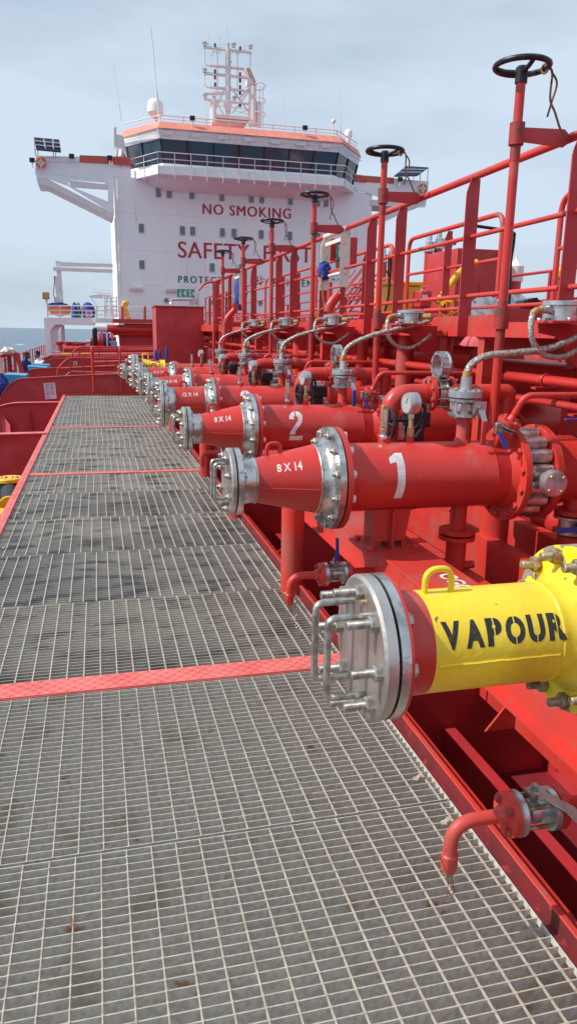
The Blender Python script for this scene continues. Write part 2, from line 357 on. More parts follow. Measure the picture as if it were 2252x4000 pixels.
# ================================================================== MANIFOLDS
PZ = .97
def studs(parent, n, rb, x, sgn, ln, nut_r, nut_h, m='bolt', a0=None, thread=.6):
    """n studs on a pitch circle rb at local x, nuts facing sgn"""
    mb = MB(); mb.hexa((0, 0, 0), (sgn, 0, 0), nut_r, nut_h); r = nut_r * .55
    if ln > 0:
        prof = [(nut_h, r)]; q = nut_h
        while q < nut_h + ln - .004: prof += [(q + .002, r * .9), (q + .004, r)]; q += .004
        prof.append((nut_h + ln, r * .8)); mb.lathe((0, 0, 0), (sgn, 0, 0), prof, 12)
    me = mb.mesh('stud_bolt', m)
    for (cy, cz) in ring(n, rb, math.pi / n if a0 is None else a0): inst(me, parent, (x, cy, cz))
def handle(parent, y, x0, x1, z0, z1, r=.0085):
    MB().tube(fil([(x1, y, z1), (x0, y, z1), (x0, y, z0), (x1, y, z0)], .022), r, 10).put('handle', 'bolt', parent)
GR_BL = 'bolted blind flanges on the pipe ends'
def blind(name, label, Y, x0, x1, r, n, hx, hh, hy, bolt_r, ln, mt='plate', nutm='bolt', a0=None):
    b = T(name, label, 'pipe cover', (0, Y, PZ), GR_BL)
    MB().lathe((x0, 0, 0), X, [(0, r - .008), (.006, r), (x1 - x0, r)], 64).put('cover_disc', mt, b)
    MB().lathe((x1, 0, 0), X, [(0, r * .90), (.009, r * .90)], 48).put('gasket', 'gask', b)
    for y in hy: handle(b, y, hx, x0 + .004, -hh, hh)
    studs(b, n, r - bolt_r * 1.7, x0, -1, ln, bolt_r, bolt_r * .95, nutm, a0)
    return b
def cone(p0, p1):   # radius function along x
    return lambda x: p0[1] + (p1[1] - p0[1]) * min(1, max(0, (x - p0[0]) / (p1[0] - p0[0])))
def loop(parent, x, r, z, m, rr=.01, w=.035, h=.055):
    MB().tube(fil([(x - w, 0, z - .01), (x - w, 0, z + h), (x + w, 0, z + h), (x + w, 0, z - .006)], .035, 8), rr, 10).put('lifting_loop', m, parent)
def reducer(label, Y, xf, rf, rn, r1, txt, nb):
    """short tapered spool: front flange at xf radius rf, neck rn, cone to 14 inch flange"""
    o = T('reducer_spool', label, 'pipe reducer', (0, Y, PZ), 'tapered reducer spools bolted to the cargo manifolds')
    MB().lathe((0, 0, 0), X, [(xf, rf), (xf + .028, rf), (xf + .028, rn + .02), (xf + .045, rn + .004), (xf + .098, rn), (xf + .102, rn + .005), (xf + .107, rn + .005), (xf + .112, rn)], 64).put('neck_flange', 'steel', o)
    studs(o, nb, rf - .03, xf + .028, 1, 0, .017, .016)
    cx = xf + .111; rc = cone((cx, rn), (1.04, r1))
    MB().lathe((0, 0, 0), X, [(cx, rn), (1.04, r1)], 64, False).put('cone_body', 'red', o)
    wb = MB()
    a_ = R_(-8); pts = []
    for k in range(26):
        xx = cx + .004 + (1.034 - cx) * k / 25; rr = rc(xx) + .0005; pts.append((xx, -rr * math.cos(a_), rr * math.sin(a_) + random.uniform(-.0012, .0012)))
    wb.tube(pts, .0035, 6).put('weld_seam', 'red', o)
    MB().lathe((0, 0, 0), X, [(1.04, r1), (1.043, r1 + .003), (1.049, r1 + .003), (1.053, r1), (1.075, r1 + .002), (1.090, r1 + .012), (1.103, r1 + .03), (1.109, r1 + .042), (1.109, .2645), (1.140, .2645)], 64, False).put('weld_neck_flange', 'steel', o)
    studs(o, 12, .236, 1.109, -1, .012, .0215, .020)
    loop(o, (xf + 1.04) / 2 - .0, 0, rc((xf + 1.04) / 2 - .0), 'red')
    letter_obj(letters(txt, .046, .02, 6, .72 if txt[0] == '8' else .78, space=1.0), lambda a, b, rc=rc, x0=(cx + 1.04) / 2 + .0: bend(x0, R_(37), rc)(a, b), 'size_marking', 'whm', o)
    return o
two_head = [(-.052, .050), (-.050, .075), (-.035, .100), (-.012, .118), (-.006, .120), (-.006, .076), (-.016, .066), (-.017, .046)]
two_body = [(.003, .121), (.022, .117), (.040, .104), (.052, .082), (.052, .050), (.044, .022), (.018, -.014), (-.004, -.040), (-.010, -.070), (-.052, -.070), (-.047, -.050), (-.030, -.020), (-.004, .010), (.010, .030), (.018, .050), (.016, .066), (.003, .076)]
two_foot = [(-.052, -.082), (.052, -.082), (.052, -.12), (-.052, -.12)]
one_p = [(-.048, .095), (-.010, .125), (.026, .125), (.030, .05), (.030, -.04), (.022, -.125), (-.022, -.125), (-.012, -.04), (-.012, .07), (-.048, .062)]
three_a = [(-.05, .05), (-.045, .09), (-.015, .118), (-.006, .12), (-.006, .078), (-.014, .068), (-.015, .05)]
three_b = [(.004, .12), (.03, .112), (.05, .085), (.05, .04), (.03, .005), (.052, -.03), (.052, -.08), (.03, -.112), (.004, -.12), (.004, -.078), (.015, -.068), (.015, -.03), (-.005, -.018), (-.005, .02), (.013, .03), (.013, .07), (.004, .078)]
three_c = [(-.05, -.05), (-.045, -.09), (-.015, -.118), (-.006, -.12), (-.006, -.078), (-.015, -.068), (-.016, -.05)]
RP = .178
def manifold(label, Y, glyph):
    o = T('cargo_manifold_pipe', label, 'pipe', (0, Y, PZ), 'row of red cargo manifold pipes')
    MB().lathe((0, 0, 0), X, [(1.148, .2645), (1.176, .2645)], 64).lathe((0, 0, 0), X, [(1.176, RP + .02), (1.195, RP + .004), (1.205, RP)], 64, False).put('end_flange', 'red', o)
    MB().lathe((0, 0, 0), X, [(1.139, .246), (1.149, .246)], 48).put('gasket', 'gask', o)
    MB().lathe((0, 0, 0), X, [(1.20, RP), (1.99, RP), (2.0, RP + .004), (2.01, RP), (2.115, RP)], 72, False).put('pipe_body', 'red', o)
    studs(o, 12, .236, 1.176, 1, 0, .0215, .020, 'whm')
    MB().lathe((0, 0, 0), X, [(2.08, RP), (2.115, RP + .02), (2.115, .262), (2.152, .262), (2.152, .17)], 64, False).put('valve_flange', 'redb', o)
    studs(o, 14, .232, 2.115, -1, 0, .020, .017, 'redb')
    if glyph: letter_obj(poly2(glyph, 14, .26), bend(1.45, R_(12), lambda x: RP), 'number_marking', 'whm', o)
    # pedestal
    pm = MB().ext([(1.34, -.09, -.15), (1.56, -.09, -.15), (1.53, -.09, -.33), (1.37, -.09, -.33)], (0, .012, 0)).box(1.37, 1.40, -.078, .1, -.37, -.15).box(1.445, 1.457, -.12, .12, -.37, -.165).box(1.52, 1.535, -.078, .1, -.37, -.15)
    pm.ext([(1.33, -.10, -.155), (1.60, -.10, -.155), (1.56, -.07, -.175), (1.37, -.07, -.175)], (0, .2, 0))
    pm.put('saddle', 'red', o)
    MB().box(1.30, 1.62, -.14, .14, -.385, -.368).put('base_plate', 'red', o)
    for (x, y) in [(1.335, -.105), (1.585, -.105), (1.335, .1), (1.585, .1)]: MB().hexa((x, y, -.368), Z, .02, .02).put('base_bolt', 'red', o)
    # nozzles
    MB().cyl((1.44, 0, RP - .01), (1.44, 0, RP + .03), .019).put('nozzle', 'red', o)
    MB().cyl((1.57, 0, RP - .01), (1.57, 0, RP + .035), .019).put('nozzle', 'red', o)
    MB().lathe((1.87, 0, RP - .01), Z, [(0, .05), (.02, .042), (.03, .036), (.16, .036)], 20).put('nozzle', 'red', o)
    MB().cyl((2.02, -.07, .15), (2.045, -.10, .235), .02).put('nozzle', 'red', o)
    # drain branch below
    dz = -.36
    MB().cyl((1.88, 0, -.17), (1.88, 0, -.33), .045).lathe((1.88, 0, -.33), Z, [(0, .1), (.022, .1)], 28).lathe((1.88, 0, -.365), Z, [(0, .1), (.022, .1)], 28).cyl((1.88, 0, -.365), (1.88, 0, -.80), .055).put('drain_branch', 'red', o)
    return o
def valve(label, Y):
    o = T('butterfly_valve', label, 'valve', (0, Y, PZ), 'wafer valves on the manifold pipes')
    MB().lathe((0, 0, 0), X, [(2.154, .185), (2.298, .185)], 40).put('valve_body', 'steel', o)
    lug = MB().lathe((0, 0, 0), X, [(0, .034), (.008, .040), (.125, .040), (.133, .034)], 18).mesh('bolt_lug', 'steel')
    for (cy, cz) in ring(16, .208, .2): inst(lug, o, (2.16, cy, cz))
    MB().cyl((2.235, -.19, .0), (2.235, -.30, .0), .045, n=28).lathe((2.235, -.30, .0), (0, -1, 0), [(0, .07), (.02, .07), (.02, .066), (.04, .066), (.042, .06)], 36).put('shaft_cap', 'steelm', o)
    bm_ = MB().hexa((0, 0, 0), (0, -1, 0), .009, .012).mesh('cap_bolt', 'brass')
    for (a, b) in ring(4, .05, .7): inst(bm_, o, (2.235 + a, -.342, b))
    MB().lathe((0, 0, 0), X, [(2.300, .18), (2.300, .262), (2.338, .262), (2.338, RP + .02), (2.355, RP), (7.5, RP)], 56, False).put('onward_pipe', 'red', o)
    studs(o, 14, .232, 2.338, 1, 0, .020, .017, 'redb')
    return o
def gauge(label, Y):
    o = T('pressure_gauge', label, 'gauge', (1.57, Y, PZ + RP + .03), 'pressure gauges on the manifolds')
    MB().cyl((0, 0, 0), (0, 0, .05), .02, n=6).cyl((0, 0, .05), (0, 0, .10), .013).put('gauge_cock', 'brass', o)
    MB().hexa((0, 0, .095), Z, .016, .03).put('stem_nut', 'steelm', o)
    MB().lathe((-.04, -.02, .175), (1, .16, 0), [(0, .052), (.012, .056), (.055, .056), (.06, .05)], 32).put('gauge_case', 'steelm', o)
    MB().lathe((-.0415, -.0215, .175), (1, .16, 0), [(-.0005, .047), (.001, .047)], 32).put('dial', 'dial', o)
    d, x_, y_ = frame((1, .16, 0)); c = V((-.0435, -.0225, .175))
    dm = MB()
    for k in range(13):
        a = R_(-40 + k * 22); p = c + (x_ * math.cos(a) + y_ * math.sin(a)) * .038; dm.cyl(p, p + (x_ * math.cos(a) + y_ * math.sin(a)) * .005, .001, n=4)
    dm.cyl(c, c + y_ * .03 + x_ * .01, .0015, n=4); dm.put('needle', 'blkm', o)
    MB().tube(spl([(.01, .0, .04), (.05, .01, .06), (.075, .0, .12), (.06, 0, .17), (.045, 0, .13), (.06, -.01, .06), (.02, -.02, .0)]), .009, 8).put('snubber_hose', 'blk', o)
    return o
def thermo(label, Y):
    o = T('sight_thermometer', label, 'thermometer', (1.42, Y, PZ + RP + .02), 'brass thermometers on the manifolds')
    MB().hexa((0, 0, 0), Z, .02, .02).cyl((0, 0, .02), (0, 0, .045), .014).hexa((0, 0, .04), Z, .017, .015).put('fitting', 'steelm', o)
    MB().box(-.016, .016, -.010, .010, .055, .175).put('casing', 'brass', o, bevel=.003)
    MB().box(-.009, .009, -.012, -.0105, .065, .15).put('scale_window', 'cream', o)
    s_ = MB()
    for k in range(8): s_.box(-.007, -.001, -.0135, -.0125, .07 + k * .01, .0715 + k * .01)
    s_.put('scale_ticks', 'blkm', o); return o
def tower(label, Y, lever='hblue'):
    o = T('vertical_ball_valve', label, 'ball valve', (1.87, Y, PZ + RP + .135), 'upright ball valves on top of the manifolds'); o.scale = (.95, .95, .82)
    MB().lathe((0, 0, 0), Z, [(0, .09), (.018, .09)], 36).lathe((0, 0, .018), Z, [(0, .05), (.10, .05)], 24).lathe((0, 0, .095), Z, [(0, .09), (.018, .09)], 36).put('valve_body', 'steel', o)
    b = MB()
    for (x, y) in ring(4, .07, .4): b.cyl((x, y, -.012), (x, y, .12), .011, n=10)
    b.box(-.062, .062, -.062, .062, .035, .085); b.put('body_lugs', 'steelm', o, bevel=.004)
    MB().lathe((0, 0, .12), Z, [(0, .09), (.002, .094), (.04, .094), (.043, .09)], 40).put('top_flange', 'steelm', o)
    MB().lathe((0, 0, .113), Z, [(0, .08), (.008, .08)], 30).put('gasket', 'gask', o)
    n_ = MB().hexa((0, 0, 0), Z, .014, .012).mesh('flange_nut', 'bolt')
    for (x, y) in ring(8, .075, .2): inst(n_, o, (x, y, .162))
    MB().lathe((0, 0, .16), Z, [(0, .045), (.01, .033), (.09, .030)], 20).put('hose_socket', 'steelm', o)
    MB().box(.01, .085, -.088, -.078, .03, .10).cyl((.045, -.088, .065), (.045, -.105, .065), .014, n=6).put('stem_plate', 'steelm', o)
    MB().ext([(.03, -.10, .05), (.065, -.10, .05), (.075, -.125, -.02), (.045, -.125, -.02)], (0, -.006, 0)).put('lever', 'steelm', o)
    MB().box(.044, .074, -.135, -.120, -.17, -.015).put('lever_grip', lever, o, bevel=.005)
    return o
def hose(label, Y, pts, r=.0185):
    o = T('braided_hose', label, 'hose', (0, 0, 0), 'braided hoses between valves and walkway')
    P = spl([V(p) for p in pts], 10)
    MB().tube(P, r, 14).put('hose_body', 'hose', o)
    n = len(P)
    MB().tube(P[:12], r * 1.14, 14).put('tape_wrap', 'tape', o); MB().tube(P[-6:], r * 1.12, 14).put('tape_wrap', 'tape', o)
    c = MB()
    for k in range(14, n - 8, 9): c.lathe(P[k], (P[k + 1] - P[k]), [(0, r * 1.03), (.004, r * 1.03)], 12)
    c.put('hose_bands', 'steelm', o); return o
def puck(label, Y, x=2.45):
    o = T('purge_header', label, 'fitting', (x, Y, 1.84), 'silver hose connection drums beside the walkway')
    MB().lathe((0, 0, -.055), Z, [(0, .10), (.03, .10), (.035, .094), (.075, .094), (.08, .108), (.10, .108), (.103, .10)], 40).put('drum', 'steelm', o)
    MB().box(-.13, .13, -.12, .12, -.068, -.056).put('mounting_plate', 'red', o)
    n_ = MB().hexa((0, 0, 0), Z, .012, .014).mesh('flange_nut', 'bolt')
    for (a, b) in ring(6, .115, .3): inst(n_, o, (a, b, -.056))
    MB().cyl((-.09, -.03, 0), (-.16, -.05, 0), .021).put('hose_stub', 'steelm', o); MB().cyl((.06, -.08, 0), (.12, -.13, 0), .023).put('hose_stub', 'tape', o)
    MB().ext([(-.10, .05, -.07), (.30, .05, -.07), (.30, .05, -.36), (.22, .05, -.36), (.02, .05, -.14), (-.10, .05, -.12)], (0, .014, 0)).put('bracket', 'redw', o)
    MB().cyl((.37, .10, -.16), (.37, .10, -2.54), .062, n=24).put('post', 'red', o)
    return o
def elbow(label, Y):
    o = T('crossover_elbow', label, 'pipe', (0, Y, 0), 'red crossover elbows behind the manifolds')
    yo = .58
    MB().tube(fil([(1.685, yo, .55), (1.685, yo, 1.352), (1.93, yo, 1.352)], .2, 12), .058, 24).put('elbow_pipe', 'red', o)
    MB().torus((1.685, yo, 1.14), Z, .058, .0035, 24, 6).torus((1.89, yo, 1.352), X, .058, .0035, 24, 6).put('weld_ring', 'red', o)
    MB().lathe((1.925, yo, 1.352), X, [(0, .058), (0, .105), (.022, .105)], 40).lathe((2.05, yo, 1.352), X, [(0, .105), (.022, .105), (.024, .058), (.40, .058)], 40).ball((2.45, yo, 1.352), .0585, 20).cyl((2.45, yo, 1.352), (2.45, yo, .6), .058, n=24).put('flange_pair', 'red', o)
    n_ = MB().hexa((0, 0, 0), X, .014, .014).mesh('flange_nut', 'bolt')
    for (a, b) in ring(8, .086, .3):
        inst(n_, o, (1.911, yo + a, 1.352 + b)); MB().cyl((1.91, yo + a, 1.352 + b), (2.10, yo + a, 1.352 + b), .008, n=8).put('stud', 'bolt', o)
    return o
def spectacle(label, Y):
    o = T('spectacle_ring', label, 'flange ring', (2.0, Y + .58, 1.352), 'open steel spectacle rings on the crossovers')
    n = 36; pr = [(-.030, .064), (-.030, .084), (-.020, .084), (-.016, .078), (.016, .078), (.020, .084), (.030, .084), (.030, .064), (-.030, .064)]
    for cz, nm in ((.0, 'lower_ring'), (.168, 'upper_ring')): MB().lathe((0, -.0, cz), X, pr, n, False).put(nm, 'steel', o)
    r = MB()
    for (a, b) in ring(8, .078, .1): r.cyl((-.03, a, .168 + b), (.03, a, .168 + b), .007, n=6)
    r.put('ring_ribs', 'steelm', o); MB().box(-.025, .025, -.02, .02, .078, .09).put('web', 'steel', o); return o
def redvalve(label, Y, lev='hblue'):
    o = T('vent_ball_valve', label, 'ball valve', (2.05, Y - .105, PZ + .235), 'small tilted vent valves with red flanges')
    d = V((.03, -.035, .095)).normalized()
    def P(t_): return d * t_
    MB().lathe(P(0), d, [(0, .062), (.016, .062)], 28).put('lower_flange', 'redb', o)
    MB().lathe(P(.017), d, [(0, .057), (.012, .057), (.014, .04), (.022, .058), (.034, .058)], 28).put('valve_body', 'steel', o)
    MB().lathe(P(.055), d, [(0, .062), (.022, .062)], 28).lathe(P(.077), d, [(0, .025), (.03, .016)], 16).put('upper_flange', 'redb', o)
    nb = MB().hexa((0, 0, 0), d, .010, .01).mesh('flange_nut', 'redb'); dd, fx, fy = frame(d)
    for (a, b) in ring(4, .045, .5): inst(nb, o, P(.077) + fx * a + fy * b)
    MB().tube(fil([P(.09), P(.20), (.09, -.07, .20), (1.3, -.07, .2)], .05, 8), .0165, 14).put('vent_pipe', 'redb', o)
    MB().box(-.085, -.05, -.07, -.05, .0, .06).put('stem_bracket', 'bolt', o, bevel=.004)
    MB().ext([(-.08, -.075, .01), (-.062, -.075, .015), (-.022, -.09, -.07), (-.04, -.09, -.075)], (0, -.01, 0)).put('lever', lev, o)
    return o
def actuator(label, Y):
    o = T('gearbox_valve', label, 'valve', (1.72, Y + .45, PZ + .17), 'black geared valve operators behind the manifolds')
    MB().box(.02, .15, -.05, .07, .03, .12).box(.03, .12, -.04, .06, -.09, .03).put('gearbox', 'blk', o, bevel=.008)
    MB().cyl((-.09, .0, .07), (.02, .0, .07), .012).put('shaft', 'blk', o)
    MB().torus((-.09, 0, .05), X, .085, .011, 28, 8).cyl((-.09, -.08, .05), (-.09, .08, .05), .008, n=8).cyl((-.09, 0, -.03), (-.09, 0, .13), .008, n=8).put('hand_wheel', 'blk', o)
    MB().cyl((.04, 0, -.2), (.14, 0, -.2), .10, n=28).put('valve_disc', 'steel', o)
    return o
def stem(label, Y, k):
    o = T('valve_spindle', label, 'valve spindle', (2.33, Y, 0), 'tall red valve spindles with black handwheels')
    MB().cyl((0, 0, .3), (0, 0, 1.74), .028, n=18).put('lower_rod', 'red', o)
    MB().cyl((0, 0, 1.74), (0, 0, 3.08), .0265, n=18).put('upper_rod', 'red', o)
    MB().lathe((0, 0, 1.74), Z, [(0, .044), (.13, .044)], 20).put('collar', 'rusty', o); MB().lathe((0, 0, 2.745), Z, [(0, .042), (.115, .042)], 20).put('collar', 'rusty', o)
    for za, zb in ((1.60, 1.739), (1.871, 1.90), (2.66, 2.744)): MB().cyl((0, 0, za), (0, 0, zb), .0288, n=16).put('worn_band', 'rusty', o)
    MB().ext([(.04, -.004, 2.84), (.30, -.004, 2.85), (.36, -.004, 2.80), (.30, -.004, 2.755), (.04, -.004, 2.765)], (0, .01, 0)).put('upper_bracket', 'redw', o)
    MB().ext([(.04, -.004, 1.86), (.56, -.004, 1.86), (.50, -.004, 1.79), (.04, -.004, 1.78)], (0, .01, 0)).put('lower_bracket', 'redw', o)
    wlm = MB().torus((0, 0, 3.145), Z, .145, .0155, 40, 10).lathe((0, 0, 3.06), Z, [(0, .034), (.075, .034), (.085, .026)], 16)
    for q in range(3):
        a = R_(25 + 120 * q + k * 37); wlm.tube([(.02 * math.cos(a), .02 * math.sin(a), 3.115), (.09 * math.cos(a), .09 * math.sin(a), 3.125), (.145 * math.cos(a), .145 * math.sin(a), 3.145)], .013, 8)
    wlm.put('handwheel', 'blk', o); return o

ORD = ['nearest', 'second', 'third', 'fourth', 'fifth']
MY = [3.57, 5.62, 7.67, 9.72, 11.77]
blind('blind_flange', 'steel cover disc with two upright handles on the nearest 8 X 14 reducer', MY[0], .595, .620, .168, 8, .53, .10, (-.045, .06), .019, .014)
blind('blind_flange', 'steel cover disc with handles on the second 8 X 14 reducer, beside manifold 2', MY[1], .595, .620, .168, 8, .53, .10, (-.045, .06), .019, .014)
blind('blind_flange', 'large steel cover disc on the nearer 12 X 14 reducer', MY[2], .585, .618, .238, 12, .51, .115, (-.07, .08), .02, .016)
blind('blind_flange', 'steel cover disc on the reducer between the two 12 X 14 ones', MY[3], .59, .618, .20, 10, .51, .12, (-.06, .07), .019, .014)
blind('blind_flange', 'large steel cover disc on the farther 12 X 14 reducer', MY[4], .585, .618, .238, 12, .51, .115, (-.07, .08), .02, .016)
reducer('nearest red 8 X 14 tapered pipe reducer with bare steel flanges', MY[0], .628, .168, .112, .175, '8 X 14', 8)
reducer('second red 8 X 14 tapered reducer, bolted to the pipe marked 2', MY[1], .628, .168, .112, .175, '8 X 14', 8)
reducer('nearer red 12 X 14 reducer, barely tapered, third red one from the camera', MY[2], .626, .238, .162, .175, '12 X 14', 12)
reducer('red 10 X 14 tapered reducer between two 12 X 14 ones', MY[3], .626, .20, .138, .175, '10 X 14', 10)
reducer('farther red 12 X 14 reducer in front of the far yellow vapour pipe', MY[4], .626, .238, .162, .175, '12 X 14', 12)
glyphs = [[one_p], [two_head, two_body, two_foot], [three_a, three_b, three_c], [[(-.05, .12), (.05, .12), (.05, .09), (-.05, .09)]], None]
nm = ['marked with a white stencilled 1', 'marked with a white stencilled 2', 'marked with a white 3, half hidden behind pipe 2', 'fourth from the camera, with a white mark', 'fifth from the camera, the farthest large one']
for k in range(5):
    y = MY[k]; d = ORD[k]
    manifold('red cargo manifold pipe ' + nm[k], y, glyphs[k])
    valve('%s grey wafer valve clamped between red flanges, %s' % (d.capitalize(), ['behind pipe 1', 'behind pipe 2', 'behind pipe 3', 'on the fourth manifold', 'on the fifth manifold'][k]), y)
    gauge('round steel pressure gauge on %s' % ['the pipe marked 1, facing left', 'the pipe marked 2', 'the pipe marked 3', 'the fourth manifold pipe', 'the fifth manifold pipe'][k], y)
    thermo('small upright brass thermometer on %s' % ['the pipe marked 1', 'the pipe marked 2', 'the pipe marked 3', 'the fourth manifold pipe', 'the fifth manifold pipe'][k], y)
    tower('%s upright steel ball valve %s' % (d, ['with red lever tip, hose rising from it', 'with blue lever, on the pipe marked 2', 'with blue lever, on the pipe marked 3', 'with blue lever, on the fourth manifold', 'with blue lever, on the fifth manifold'][k]), y, 'redb' if k == 0 else 'hblue')
    if k < 4: elbow('%s red crossover elbow rising behind %s' % (d, ['the pipe marked 1', 'the pipe marked 2', 'the pipe marked 3', 'the fourth manifold'][k]), y)
    if k < 4: spectacle('%s pair of open steel rings standing behind %s' % (d, ['the ball valve of pipe 1', 'the ball valve of pipe 2', 'the ball valve of pipe 3', 'the fourth ball valve'][k]), y)
    redvalve('%s tilted vent valve with %s' % (d, ['bright blue lever on the pipe marked 1', 'small lever on the pipe marked 2', 'small lever on the pipe marked 3', 'small lever on the fourth manifold', 'small lever on the fifth manifold'][k]), y)
    if k < 4: actuator('%s black gearbox and handwheel behind %s' % (d, ['the gauge of pipe 1', 'the pipe marked 2', 'the pipe marked 3', 'the fourth manifold'][k]), y)
    puck('%s silver drum fitting with hoses, level with %s' % (d, ['pipe 1', 'pipe 2', 'pipe 3', 'the fourth manifold', 'the fifth manifold'][k]), y + .08)
    hose('%s braided hose arching from its ball valve, %s' % (d, ['lying lowest and largest at the right', 'above the pipe marked 2', 'above the pipe marked 3', 'above the fourth manifold', 'above the fifth manifold'][k]), y,
         [(1.87, y, 1.46), (1.87, y, 1.51), (1.90, y, 1.56), (1.99, y, 1.60), (2.16, y, 1.615), (2.34, y, 1.64), (2.50, y, 1.70), (2.58, y - .03, 1.77), (2.57, y - .04, 1.84)] if k == 0 else
         [(1.86, y, 1.46), (1.865, y, 1.52), (1.91, y, 1.60), (2.05, y, 1.67), (2.26, y, 1.73), (2.44, y, 1.77), (2.56, y - .03, 1.81), (2.57, y - .05, 1.84)])
    hose('%s braided hose looping down from the left of its drum, %s' % (d, ['nearest the right edge', 'above the pipe marked 2', 'above the pipe marked 3', 'above the fourth manifold', 'above the fifth manifold'][k]), y,
         [(2.29, y + .03, 1.84), (2.24, y + .02, 1.82), (2.22, y, 1.74), (2.25, y, 1.66), (2.33, y, 1.60), (2.45, y, 1.60), (2.55, y, 1.66), (2.60, y, 1.70)], .016)
    stem('%s tall red valve spindle with black handwheel' % ['nearest, tallest in the picture,', 'second', 'third', 'fourth', 'fifth'][k], y + .50, k)
stem('sixth and farthest tall red valve spindle with black handwheel', MY[4] + 2.05 + .5, 5)
rope_l = ['nearest', 'second', 'third', 'fourth', 'fifth', 'sixth']
for k in range(6):
    y = (MY + [13.82])[k] + .5
    r = MB().tube(spl([(2.475, y - .02, 3.145), (2.50, y - .03, 3.12), (2.52, y, 3.0), (2.56, y, 2.93), (2.61, y, 2.84), (2.67, y, 2.80), (2.73, y, 2.83)]), .0065, 6)
    r.tube(spl([(2.50, y - .02, 3.13), (2.535, y - .03, 3.07), (2.52, y - .02, 2.98), (2.50, y - .02, 2.90)]), .006, 6).torus((2.46, y - .02, 3.14), (1, .3, 0), .024, .0065, 16, 6)
    one(r, 'rope_lashing', 'rope', 'brown rope tied from the %s handwheel to the rail' % rope_l[k], 'rope', 'ropes lashing the handwheels')
# second ropes on spindle 2
# near vent valve at the right edge, blue horizontal lever
o = T('vent_ball_valve', 'vent valve at the right picture edge with flat blue lever pointing left', 'ball valve', (2.60, MY[0] - .10, PZ + .24))
d = V((.03, -.035, .095)).normalized()
MB().lathe((0, 0, 0), d, [(0, .062), (.016, .062)], 28).lathe(d * .055, d, [(0, .062), (.022, .062)], 28).cyl((-.03, .03, -.09), (0, 0, 0), .02).tube(fil([d * .07, d * .2, (.1, -.07, .22), (.9, -.07, .22)], .05), .0165, 12).put('flanges', 'redb', o)
MB().lathe(d * .017, d, [(0, .057), (.012, .057), (.014, .04), (.022, .058), (.034, .058)], 28).put('valve_body', 'steel', o)
MB().cyl((-.05, -.02, .05), (-.09, -.02, .06), .008).put('stem', 'bolt', o)
MB().box(-.20, -.08, -.03, -.01, .055, .066).put('lever', 'hblue', o, bevel=.004)

# ---- near yellow vapour line
VY = 1.52
VZ = .98
b = blind('blind_flange', 'big steel cover disc with two handles and long studs on the near yellow vapour pipe', VY, .553, .583, .172, 8, .458, .098, (-.05, .05), .0195, .05, a0=0)
b.location = (.016, VY, VZ)
MB().lathe((.556, -.02, .12), (-1, 0, 0), [(0, .006), (.012, .006)], 10).put('plug', 'brass', b)
o = T('vapour_pipe', 'near yellow pipe lettered VAPOUR with a red collar and chipped flange', 'pipe', (.016, VY, VZ), 'yellow vapour pipes')
MB().lathe((0, 0, 0), X, [(.590, .172), (.612, .172)], 72).put('front_flange', 'steel', o)
MB().lathe((0, 0, 0), X, [(.6122, .1722), (.619, .1722), (.619, .135), (.63, .128), (.645, .125), (.692, .1245)], 72, False).put('red_collar', 'red', o)
studs(o, 8, .139, .619, 1, 0, .0195, .018, a0=0)
rfv = lambda x: .1235 if x < 1.016 else .1262
MB().lathe((0, 0, 0), X, [(.692, .1235), (1.018, .1235), (1.021, .126), (1.029, .126), (1.033, .1245), (1.055, .129), (1.085, .142), (1.098, .158)], 72, False).put('pipe_body', 'yel', o)
MB().lathe((0, 0, 0), X, [(1.098, .15), (1.098, .212), (1.130, .212), (1.132, .208), (1.140, .208), (1.142, .212), (1.175, .212), (1.175, .125), (2.0, .1235)], 72, False).put('rear_flange', 'yelc', o)
studs(o, 12, .184, 1.098, -1, .030, .0215, .021, 'rbolt')
wb = MB(); pts = []
for k in range(40):
    xx = .70 + .31 * k / 39; a_ = R_(-4); rr = .1238; pts.append((xx, -rr * math.cos(a_), rr * math.sin(a_) + random.uniform(-.0008, .0008)))
wb.tube(pts, .0032, 6).put('weld_seam', 'yel', o)
loop(o, .745, 0, .1235, 'yel', .0078, .034, .058)
letter_obj(stencil('VAPOUR', [(-.155, -.109), (-.099, -.053), (-.045, -.006), (.003, .053), (.061, .105), (.114, .160)], .066, .055, .0018, 'AV'), bend(.866, R_(28), rfv), 'vapour_marking', 'blkm', o)
MB().lathe((0, 0, 0), X, [(2.0, .1235), (6.5, .1235)], 40, False).put('onward_pipe', 'red', o)
# ---- far vapour line
FY = 13.82
b = blind('blind_flange', 'steel cover disc with handles at the far end on the tapered yellow vapour pipe', FY, .575, .635, .30, 14, .48, .2, (-.08, .1), .023, .03)
o = T('vapour_pipe', 'far yellow tapered pipe lettered VAPOUR behind the red reducers', 'pipe', (0, FY, PZ), 'yellow vapour pipes')
MB().lathe((0, 0, 0), X, [(.647, .30), (.69, .30), (.69, .24)], 48, False).put('front_flange', 'steel', o)
MB().lathe((0, 0, 0), X, [(.69, .235), (.76, .228)], 48, False).put('red_collar', 'red', o)
fr = lambda x: .228 + (x - .76) / .33 * (.145 - .228)
MB().lathe((0, 0, 0), X, [(.76, .228), (1.09, .145)], 48, False).put('pipe_body', 'yel', o)
MB().lathe((0, 0, 0), X, [(1.09, .145), (1.09, .205), (1.12, .205), (1.125, .2), (1.135, .2), (1.14, .205), (1.17, .205), (1.17, .14), (1.40, .14)], 40, False).put('rear_flange', 'yelc', o)
studs(o, 12, .18, 1.09, -1, .02, .02, .02, 'rbolt'); MB().lathe((0, 0, 0), X, [(1.4, .14), (2.6, .14)], 32, False).put('onward_pipe', 'red', o)
